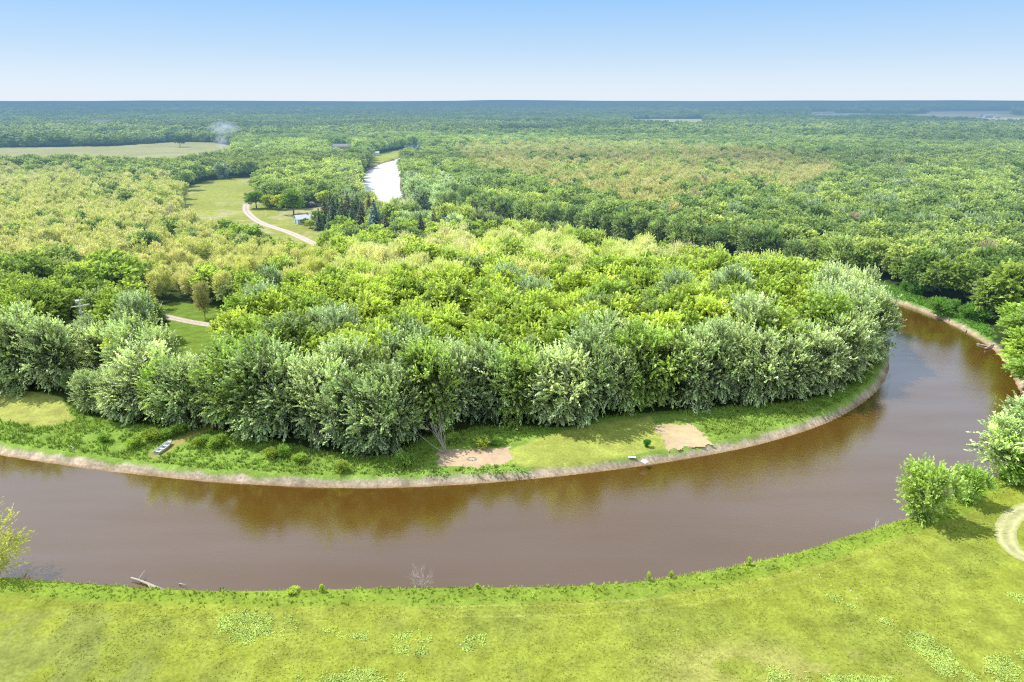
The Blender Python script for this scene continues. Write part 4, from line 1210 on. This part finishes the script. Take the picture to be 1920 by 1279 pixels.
weeds('leafy_weeds', [[(408, 1150), (450, 1140), (540, 1150), (565, 1165), (555, 1188), (500, 1205), (440, 1212), (410, 1190)],
                      [(738, 1190), (780, 1180), (815, 1195), (810, 1225), (760, 1232), (738, 1215)], [(865, 1195), (910, 1190), (910, 1215), (865, 1222)],
                      [(1545, 1112), (1575, 1118), (1605, 1140), (1595, 1148), (1560, 1135)], [(1635, 1155), (1690, 1160), (1700, 1172), (1665, 1175)],
                      [(1680, 1175), (1730, 1185), (1780, 1215), (1800, 1250), (1860, 1279), (1780, 1290), (1740, 1245), (1700, 1210)],
                      [(1880, 1110), (1925, 1115), (1925, 1135), (1890, 1130)], [(1850, 1225), (1925, 1215), (1925, 1290), (1840, 1290)],
                      [(1440, 1245), (1560, 1265), (1680, 1270), (1680, 1295), (1440, 1295)], [(550, 1265), (640, 1260), (700, 1275), (700, 1292), (560, 1292)], [(600, 1180), (690, 1185), (690, 1200), (610, 1200)], [(640, 1250), (760, 1262), (760, 1290), (640, 1290)]],
      75, 12, (0.36, 0.47, 0.11), 'bright leafy weed patches in the near meadow', 0.17)
rg = np.random.default_rng(33); n_ = 170
gx = rg.uniform(-60, 62, n_); gy = rg.uniform(60, 92, n_); s_, in_ = river_sd(gx, gy); ok = (~in_) & (s_ > 5) & (vnoice_ok(gx, gy)); gx = gx[ok]; gy = gy[ok]; n_ = len(gx)
V, F, S_ = cards(rg, np.stack([gx, gy, np.full(n_, .14)], 1), unit(rg, n_), np.array([0, 0, 1.0]) + unit(rg, n_) * .2, rg.uniform(.07, .2, n_), rg.uniform(.07, .17, n_), np.full(n_, .5))
tag(link('wildflowers', mesh_np('wildflowers', V, F, M_WEED, col=np.full((len(V), 3), .75))), 'tiny scattered white flowers in the near meadow', 'flowers', kind='stuff')
weeds('bank_weeds', [[(240, 835), (300, 815), (350, 808), (350, 820), (290, 832), (250, 845)], [(370, 840), (400, 828), (430, 838), (390, 850)], [(700, 880), (830, 882), (1010, 878), (1010, 886), (830, 892), (700, 893)]],
      10, 14, (0.2, 0.33, 0.07), 'broad leaved green plants on the inner bank', 0.35)


# ------------------------------------------------------------------ dead wood
def bare(name, px_, py_, z, direc, L, r0, depth, label, cat, seed, kids=3, spread=.6, mat=M_DEAD, n=1, up=.15):
    mb = MB(); rg = random.Random(seed)
    for k in range(n):
        d = Vector(direc) + Vector((rg.uniform(-1, 1), rg.uniform(-1, 1), rg.uniform(-.3, .6))) * (0.7 if n > 1 else 0)
        branchy(seed + k, (rg.uniform(-.15, .15), rg.uniform(-.15, .15), 0), d, L * rg.uniform(.8, 1.1), r0, depth, mb, spread=spread, kids=kids, up=up)
    q = P(px_, py_, z)
    o = mb.build(name, mat, loc=(q[0], q[1], z)); return tag(o, label, cat)


bare('fallen_branches', 836, 848, 0.1, (-0.6, 0.25, 0.9), 6.2, 0.085, 3, 'bare grey fallen branches hanging from the maples over the left dirt patch', 'dead branches', 61, kids=2, spread=.5, n=6)
bare('bare_bush', 793, 1104, -0.6, (-0.1, 0.1, 1), 2.2, 0.075, 3, 'bare pinkish grey bush standing at the edge of the near bank', 'bush', 71, n=8, kids=3, mat=simple_mat('pink_grey_twigs', (0.50, 0.40, 0.37), .9), spread=.7)
bare('bare_sapling', 1641, 998, -0.2, (0, 0, 1), 2.2, 0.035, 2, 'bare white sapling on the bank left of the two willow shrubs', 'sapling', 81, kids=3, mat=M_WHITE, spread=.5)


def logthing(name, a, b, r, label, branches=1, z=None, seed=0):
    z = WATER + 0.12 if z is None else z
    A = Vector((*P(*a, z), z)); B = Vector((*P(*b, z), z + 0.25)); mb = MB(); rg = random.Random(seed)
    pts = [A.lerp(B, t) + Vector((rg.uniform(-.1, .1), rg.uniform(-.1, .1), rg.uniform(-.03, .08))) for t in (0, .25, .5, .75, 1)]
    mb.tube([p - A for p in pts], [r, r * .9, r * .75, r * .6, r * .35], 7)
    for k in range(branches):
        p = pts[1 + k % 3] - A; d = Vector((rg.uniform(-1, 1), rg.uniform(-1, 1), rg.uniform(0, .6))).normalized()
        mb.tube([p, p + d * (B - A).length * .25], [r * .5, r * .15], 5)
    o = mb.build(name, M_DEAD, loc=A, smooth=True); return tag(o, label, 'driftwood')


logthing('driftwood_log', (308, 1108), (246, 1085), 0.24, 'long bleached driftwood log lying in the shallows by the near bank', 3, seed=1)
logthing('driftwood_stick', (334, 1095), (351, 1099), 0.08, 'short grey driftwood piece floating right of the long log', 0, seed=2)
logthing('driftwood_log', (1832, 645), (1862, 652), 0.2, 'pale log reaching into the water from the outer bank', 1, seed=3)
logthing('driftwood_log', (1848, 653), (1878, 641), 0.24, 'thicker pale log crossing the one on the outer bank', 1, z=-0.8, seed=4)
logthing('driftwood_stick', (1810, 622), (1822, 606), 0.14, 'leaning grey stick at the waterline of the outer bank', 2, z=-0.9, seed=5)
logthing('driftwood_stick', (140, 842), (132, 838), 0.12, 'small pale log lying in the grass of the inner bank at left', 0, z=0.2, seed=6)
for k_, (x, y) in enumerate([(413, 1109), (419, 1108)]):
    mb = MB(); mb.tube([(0, 0, -1.0), (0.03, 0, .1), (0.08, 0.02, .55)], [.10, .1, .08], 7); q = P(x, y, WATER)
    tag(mb.build('mooring_post', M_DARK, loc=(q[0], q[1], WATER)), ['left one of two short dark posts in the water at the near bank', 'right one of two short dark posts in the water at the near bank'][k_], 'post', 'short dark posts')
for k_, (x, y, h) in enumerate([(895, 1103, 1.0), (1216, 1088, 1.5), (1258, 1083, 1.2), (1404, 1060, 1.6), (548, 1112, .8), (604, 1110, 1.4)]):
    q = P(x, y); lb = ['short lone weed stalk on the near bank below the river middle', 'tall yellow green weed stalk on the near bank right of centre', 'slim weed stalk right of the tall yellow green one', 'leafy sapling on the near bank left of the bare white sapling', 'small green bush at the edge of the near bank, left part', 'thin stalk right of the small green bank bush'][k_]
    put_tree('weed_stalk', (q[0], q[1], -.1), (.10 if k_ != 4 else .3, .10 if k_ != 4 else .25, h / 6.5), k_, shrub[k_ % 3], trunk_b[0], (.28, .33, .07), lb, 'plant', 'stalks on the near bank')


# ------------------------------------------------------------------ the boat, boards, antenna, fire ring
def make_boat():
    a = Vector((*P(297, 850), 0)); b = Vector((*P(317, 835), 0)); c = (a + b) / 2; ang = math.atan2(b.y - a.y, b.x - a.x)
    t = thing('rowing_boat', (c.x, c.y, 0.02), 'white aluminium rowing boat beached on the grass of the inner bank', 'boat', rz=ang)
    L_, W_ = 4.3, 1.35
    st = []
    for i in range(13):
        u = i / 12; x = -L_ / 2 + L_ * u
        w_ = W_ / 2 * (0.86 + 0.14 * math.sin(min(1, u / .45) * math.pi / 2)) * (1 if u < .55 else 1 - 0.72 * ((u - .55) / .45) ** 2)
        rise = 0.22 * max(0, (u - .6) / .4) ** 2
        st.append((x, w_, rise))
    prof = [(-1, .52), (-.86, .1), (-.7, 0), (.7, 0), (.86, .1), (1, .52)]
    vs = []; fs = []
    for (x, w_, rise) in st:
        for (u, h) in prof: vs.append((x, u * w_, h * (1 + 0.15 * rise / .22) + rise))
    for (x, w_, rise) in st:
        for (u, h) in prof: vs.append((x, u * w_ * .955, (max(h, .03) + .02 if h < .4 else h) * (1 + 0.15 * rise / .22) + rise))
    n_ = len(prof); N = len(st) * n_
    for i in range(len(st) - 1):
        for k in range(n_ - 1):
            fs.append((i * n_ + k, i * n_ + k + 1, (i + 1) * n_ + k + 1, (i + 1) * n_ + k))
            fs.append((N + i * n_ + k, N + (i + 1) * n_ + k, N + (i + 1) * n_ + k + 1, N + i * n_ + k + 1))
        for k in (0, n_ - 1): fs.append((i * n_ + k, (i + 1) * n_ + k, N + (i + 1) * n_ + k, N + i * n_ + k))
    e = (len(st) - 1) * n_
    fs.append(tuple(range(n_))); fs.append(tuple(N + k for k in range(n_ - 1, -1, -1))); fs.append(tuple(e + k for k in range(n_ - 1, -1, -1)))
    mb = MB(); mb.add(vs, fs); mb.build('hull', M_ALU, t)
    for side in (-1, 1):
        mb = MB(); mb.tube([(x, side * w_ * 1.0, .53 * (1 + 0.15 * rise / .22) + rise) for (x, w_, rise) in st], .03, 6); mb.build('gunwale', M_WHITE, t)
    for x in (-1.55, -.35, .75): mb = MB(); mb.box((x, 0, .34), (.3, W_ * .9 if x < .5 else W_ * .84, .06)); mb.box((x, 0, .18), (.2, W_ * .6, .26)); mb.build('seat', M_WHITE, t)
    mb = MB(); mb.box((1.75, 0, .62), (.55, .5, .03)); mb.build('bow_deck', M_WHITE, t)
    mb = MB(); mb.box((-1.95, 0, .42), (.12, .8, .2)); mb.build('motor_mount', M_DARK, t)
    # things lying in it
    mb = MB(); mb.box((0, 0, .07), (.34, .3, .14)); mb.tube([(-.17, -.1, .14), (-.17, .1, .3), (.1, .1, .34)], .025, 5)
    M_ = Matrix.Rotation(ang, 3, 'Z')
    p = c + M_ @ Vector((.15, .1, 0)); tag(mb.build('tackle_bag', M_DARK, loc=(p.x, p.y, .1)), 'dark bag lying amidships in the white rowing boat', 'bag')


make_boat()


def slab(name, px_, py_, size, rz, label, lean=0.0, planks=4):
    q = P(px_, py_, -0.25); t = thing(name, (q[0], q[1], -0.2), label, 'board', rz=rz); t.rotation_euler = (lean, 0, rz)
    mb = MB(); w_ = size[1] / planks
    for i in range(planks): mb.box((0, -size[1] / 2 + w_ * (i + .5), .16), (size[0], w_ * .92, .05))
    mb.build('planks', M_WHITE, t)
    for s_ in (-1, 1): mb = MB(); mb.box((s_ * size[0] * .4, 0, .08), (.1, size[1], .11)); mb.build('bearer', M_WHITE, t)


slab('dock_section', 1208, 867, (1.05, 1.05), .8, 'small white square dock section lying tilted on the sand strip', .12)
slab('dock_section', 1185, 859, (1.4, .6), -.05, 'narrow white board platform lying at the grass edge above the sand', -.05, 3)
t = thing('fire_ring', (*P(884, 861), 0.02), 'ring of pale stones on the left dirt patch', 'fire ring')
for k_ in range(9):
    a = k_ * 2 * math.pi / 9; mb = MB(); rg = random.Random(k_)
    vs = []; mb.tube([(0, 0, -.05), (0, 0, .06), (0, 0, .16), (0, 0, .2)], [.14, .2, .16, .06], 6)
    o = mb.build('stone', M_STONE, t, (math.cos(a) * .75, math.sin(a) * .6, 0)); o.scale = (rg.uniform(.8, 1.3), rg.uniform(.8, 1.3), rg.uniform(.7, 1.2))

q = P(147, 560, 15.2)
t = thing('antenna_mast', (q[0], q[1], 0), 'white television antenna on a tall thin mast rising among the left trees', 'antenna', rz=.25)
t.scale = (1.25, 1.25, 1.2)
mb = MB(); mb.tube([(0, 0, 0), (0, 0, 12.6)], [.10, .07], 6)
for i in range(14):
    z = 1 + i * .75
    for a in range(3):
        a0 = a * 2.094; a1 = (a + 1) * 2.094
        mb.tube([(.16 * math.cos(a0), .16 * math.sin(a0), z), (.16 * math.cos(a1), .16 * math.sin(a1), z + .75)], .015, 3)
for a in range(3): mb.tube([(.16 * math.cos(a * 2.094), .16 * math.sin(a * 2.094), 0), (.16 * math.cos(a * 2.094), .16 * math.sin(a * 2.094), 11.6)], .03, 4)
mb.build('mast', M_WHITE, t)
mb = MB(); mb.tube([(-1.6, 0, 11.0), (1.6, 0.3, 11.35)], .07, 5)
for i in range(15):
    x = -1.5 + i * .214; l_ = .35 + .3 * (i / 14); mb.tube([(x, -l_, 11.18 + x * .11), (x, l_, 11.18 + x * .11)], .03, 4)
mb.build('antenna', M_WHITE, t)
mb = MB(); mb.tube([(-.6, 0, 12.1), (.9, .1, 12.5)], .07, 5)
for i in range(6): mb.tube([(-.5 + i * .1, -.35, 12.1 + i * .03), (-.5 + i * .1, .35, 12.3 + i * .03)], .05, 4)
mb.box((-.45, 0, 12.15), (.35, .6, .5)); mb.build('antenna', M_WHITE, t)
mb = MB(); mb.box((-.3, 0, 9.9), (.2, .2, .6)); mb.build('junction_box', M_WHITE, t)


# ------------------------------------------------------------------ buildings
def house(name, px_, py_, L_, W_, Hh, roofh, rz, wall, roof, label, cat='house', windows=3, door=True, chimney=False, z=0.0, eave=.4):
    q = P(px_, py_, z); t = thing(name, (q[0], q[1], z), label, cat, rz=rz)
    mb = MB(); mb.box((0, 0, Hh / 2), (L_, W_, Hh))
    mb.add([(-L_ / 2, -W_ / 2, Hh), (-L_ / 2, W_ / 2, Hh), (-L_ / 2, 0, Hh + roofh), (L_ / 2, -W_ / 2, Hh), (L_ / 2, W_ / 2, Hh), (L_ / 2, 0, Hh + roofh)], [(0, 2, 1), (3, 4, 5)])
    mb.build('wall', wall, t)
    mb = MB(); e = eave; sl = roofh / (W_ / 2)
    for s_ in (-1, 1):
        y1 = s_ * (W_ / 2 + e); z1 = Hh - e * sl + .05
        mb.add([(-L_ / 2 - e, y1, z1), (L_ / 2 + e, y1, z1), (L_ / 2 + e, 0, Hh + roofh + .05), (-L_ / 2 - e, 0, Hh + roofh + .05),
                (-L_ / 2 - e, y1, z1 + .15), (L_ / 2 + e, y1, z1 + .15), (L_ / 2 + e, 0, Hh + roofh + .2), (-L_ / 2 - e, 0, Hh + roofh + .2)],
               [(0, 1, 2, 3), (4, 7, 6, 5), (0, 4, 5, 1), (1, 5, 6, 2), (0, 3, 7, 4)])
    ro = mb.build('roof', roof, t)
    if chimney: mb = MB(); mb.box((L_ * .2, 0, Hh + roofh + .4), (.6, .6, 1.3)); mb.build('chimney', M_WALLR, ro)
    for i in range(windows):
        x = -L_ / 2 + L_ * (i + .6) / (windows + .2)
        mb = MB(); mb.box((x, -W_ / 2 - .02, 1.55), (1.15, .08, 1.15)); w_ = mb.build('window', M_WHITE, t)
        mb = MB(); mb.box((x, -W_ / 2 - .07, 1.55), (.95, .03, .95)); mb.build('pane', M_GLASS, w_)
    if door: mb = MB(); mb.box((-L_ / 2 - .03, 0, 1.05), (.08, 1.0, 2.1)); mb.build('door', M_GLASS, t)
    return t


house('farm_house', 571, 418, 9.0, 7.0, 2.6, 1.6, 0.6, M_WALLB, M_ROOFW, 'pale blue white roofed house on the lawn left of the spruces', windows=3, chimney=True)
house('red_cabin', 664, 428, 6.5, 6.0, 3.0, 1.6, 1.15, M_WALLR, M_ROOFG, 'red brown cabin half hidden between the dark spruces', 'cabin', windows=2)
house('tan_shed', 693, 452, 6.5, 4.8, 2.7, .7, .12, M_WALLT, M_ROOFW, 'tan shed with a pale flat roof below the blue grey spruce', 'shed', windows=1)
house('long_barn', 642, 279, 24, 9, 3.2, 3.0, .05, M_WALLT, M_ROOFG, 'long low barn with a grey roof on the small far field', 'barn', windows=4)
house('white_garage', 699, 292, 15, 8, 3.4, 1.4, .1, M_WHITE, M_ROOFW, 'white garage beside the far end of the river reach', 'garage', windows=0)
house('white_shed', 766, 278.5, 11, 8, 4.5, 2.0, .4, M_WHITE, M_ROOFW, 'left one of two small white sheds beyond the river reach', 'shed', windows=0)
house('white_shed', 775, 277.5, 9, 8, 5, 2.5, -.3, M_WHITE, M_ROOFW, 'right one of two small white sheds beyond the river reach', 'shed', windows=0)
house('white_house', 819, 263.5, 12, 10, 10, 3, .5, M_WHITE, M_ROOFW, 'tiny white house peeping over the trees right of the white sheds', 'house', windows=0)
house('white_house', 195, 246, 34, 18, 15, 8, .35, M_WHITE, M_ROOFG, 'solitary white house among trees beyond the tan field at left', 'house', windows=0)
for k_, (x, y, l_, h_, lb) in enumerate([(1531, 213.2, 130, 18, 'leftmost white industrial hall on the horizon at right'), (1552, 213.4, 220, 20, 'widest white industrial hall right of the leftmost one'),
                                         (1573, 214.6, 150, 12, 'low white hall right of the widest industrial hall'), (1592, 214.8, 110, 12, 'rightmost low white hall of the industrial row'),
                                         (1852, 221, 110, 26, 'large pale barn in the far fields near the right edge'), (1868, 222, 60, 20, 'smaller pale barn right of the large one in the far fields'),
                                         (1787, 226.5, 60, 14, 'white farmhouse among dark trees in the far fields'), (1757, 227, 44, 12, 'small white farm shed left of the far white farmhouse')]):
    house('distant_hall' if k_ < 4 else 'distant_barn', x, y, l_ / 3.4, 15, h_ * .33, h_ * .15, .05, M_WHITE, M_ROOFW, lb, 'hall' if k_ < 4 else 'barn', windows=0, door=False, eave=.6)
for k_, x in enumerate((1837, 1841)):
    q = P(x, 220); t = thing('grain_silo', (q[0], q[1], 0), f'{["left", "right"][k_]} one of two white silos beside the large pale barn in the far fields', 'silo', 'far silos')
    mb = MB(); mb.tube([(0, 0, 0), (0, 0, 15)], 3, 14); mb.build('tank', M_WHITE, t)
    mb = MB(); mb.tube([(0, 0, 15), (0, 0, 16.5), (0, 0, 17.5)], [3.1, 2, .3], 14); mb.build('dome', M_ROOFW, t)
q = P(585, 388); t = thing('brush_pile', (q[0], q[1], 0), 'low dark brush pile under a grey cover on the lawn', 'pile')
mb = MB()
def dome(mb, c, r, zs, seed, n1=7, n2=12, a0=0.0):
    rg = random.Random(seed); vs = []; fs = []
    for i in range(n1 + 1):
        ph = a0 + (math.pi / 2 - a0) * i / n1
        for j in range(n2):
            th = 2 * math.pi * j / n2; k = rg.uniform(.88, 1.1)
            vs.append((c[0] + r[0] * math.cos(ph) * math.cos(th) * k, c[1] + r[1] * math.cos(ph) * math.sin(th) * k, c[2] + r[2] * math.sin(ph) * k))
    for i in range(n1):
        for j in range(n2): fs.append((i * n2 + j, i * n2 + (j + 1) % n2, (i + 1) * n2 + (j + 1) % n2, (i + 1) * n2 + j))
    mb.add(vs, fs)
dome(mb, (0, 0, 0), (3.6, 2.2, 2.4), 0, 1); mb.build('brush', M_PILE, t)
mb = MB(); dome(mb, (-.2, .5, .5), (2.6, 2.0, 2.5), 0, 2, a0=.5); mb.build('cover', M_TARP, t)


# ------------------------------------------------------------------ smoke
def smoke():
    M = Mat('thin_smoke')
    tc = M.node('ShaderNodeTexCoord'); nz = M.noise(3.0, 5, .65, tc.outputs['Object'])
    ln = M.node('ShaderNodeVectorMath', operation='LENGTH'); M.link(tc.outputs['Object'], ln.inputs[0])
    fall = M.maprange(ln.outputs['Value'], 0.2, 0.95, 1, 0)
    dn = M.math('MULTIPLY', M.maprange(nz.outputs['Fac'], .42, .75, 0, 1), fall)
    dn = M.math('MULTIPLY', dn, 0.30)
    vs = M.node('ShaderNodeVolumePrincipled'); vs.inputs['Color'].default_value = (.8, .87, 1, 1); vs.inputs['Anisotropy'].default_value = 0.1
    M.link(dn, vs.inputs['Density'])
    vs.inputs['Emission Color'].default_value = (.5, .62, .8, 1)
    M.link(vs.outputs[0], M.out.inputs['Volume'])
    for k_, (x, y, zc, sc) in enumerate([(424, 318, 6, (5, 5, 10)), (421, 318, 19, (9, 7, 11)), (428, 318, 33, (20, 9, 9))]):
        q = P(x, y - 18)
        mb = MB(); dome(mb, (0, 0, 0), (1, 1, 1), 0, 5 + k_, 8, 16, a0=-math.pi / 2)
        if k_ == 0: root = thing('smoke_plume', (q[0], q[1], 0), 'thin bluish white smoke rising from the trees by the left field', 'smoke')
        w = Vector((*q, 0)) - root.location
        o = mb.build('puff', M.m, root, (w.x, w.y, zc), smooth=True); o.scale = sc


smoke()

# ------------------------------------------------------------------ light and sky
world = bpy.data.worlds.new('World'); scene.world = world; world.use_nodes = True
wn, wl = world.node_tree.nodes, world.node_tree.links; wn.clear()
sky = wn.new('ShaderNodeTexSky'); sky.sky_type = 'NISHITA'; sky.sun_disc = False
sky.sun_elevation = R(SUN_EL); sky.sun_rotation = R(SUN_AZ); sky.altitude = 100; sky.air_density = 1.0; sky.dust_density = 0.6; sky.ozone_density = 1.2
tc = wn.new('ShaderNodeTexCoord'); sep = wn.new('ShaderNodeSeparateXYZ'); wl.new(tc.outputs['Generated'], sep.inputs[0])
ramp = wn.new('ShaderNodeValToRGB'); wl.new(sep.outputs['Z'], ramp.inputs[0])
SKYR = [(0.0, (0.80, 0.895, 1.0)), (0.02, (0.76, 0.875, 1.0)), (0.065, (0.54, 0.745, 0.985)), (0.125, (0.335, 0.615, 1.0)), (0.22, (0.42, 0.62, 0.95)), (0.45, (0.85, 0.92, 1.0)), (1.0, (0.75, 0.85, 1.0))]
el = ramp.color_ramp.elements
for i, (p, c) in enumerate(SKYR):
    e_ = el[i] if i < 2 else el.new(p)
    e_.position = p; e_.color = (*c, 1)
fr_ = wn.new('ShaderNodeMapRange'); wl.new(sep.outputs['Z'], fr_.inputs['Value'])
for nme, q in zip(('From Min', 'From Max', 'To Min', 'To Max'), (0.15, 0.6, 0.93, 0.45)): fr_.inputs[nme].default_value = q
b1 = wn.new('ShaderNodeBackground'); b1.inputs[1].default_value = 0.13; wl.new(sky.outputs[0], b1.inputs[0])
b2 = wn.new('ShaderNodeBackground'); b2.inputs[1].default_value = 1.0; wl.new(ramp.outputs[0], b2.inputs[0])
st_ = wn.new('ShaderNodeMapRange'); wl.new(sep.outputs['Z'], st_.inputs['Value'])
for nme, q in zip(('From Min', 'From Max', 'To Min', 'To Max'), (0.15, 0.5, 1.0, 1.6)): st_.inputs[nme].default_value = q
wl.new(st_.outputs[0], b2.inputs[1])
ms = wn.new('ShaderNodeMixShader'); wl.new(fr_.outputs[0], ms.inputs[0]); wl.new(b1.outputs[0], ms.inputs[1]); wl.new(b2.outputs[0], ms.inputs[2])
wo = wn.new('ShaderNodeOutputWorld'); wl.new(ms.outputs[0], wo.inputs[0])

sl = bpy.data.lights.new('sun', 'SUN'); sl.energy = 5.0; sl.angle = R(0.53); sl.color = (1, .96, .88)
sun = bpy.data.objects.new('sun', sl); COL.objects.link(sun)
dv = Vector((math.sin(R(SUN_AZ)) * math.cos(R(SUN_EL)), math.cos(R(SUN_AZ)) * math.cos(R(SUN_EL)), math.sin(R(SUN_EL))))
sun.rotation_euler = dv.to_track_quat('Z', 'Y').to_euler(); sun.location = dv * 200

scene.view_settings.view_transform = 'Standard'; scene.view_settings.look = 'None'; scene.view_settings.exposure = 0; scene.view_settings.gamma = 1
cy = scene.cycles
cy.max_bounces = 5; cy.diffuse_bounces = 3; cy.glossy_bounces = 2; cy.transmission_bounces = 2; cy.transparent_max_bounces = 6; cy.volume_bounces = 1
cy.use_adaptive_sampling = True; cy.adaptive_threshold = 0.015
cy.use_denoising = False
cy.pixel_filter_type = 'BLACKMAN_HARRIS'; cy.filter_width = 1.2
cy.sample_clamp_indirect = 5
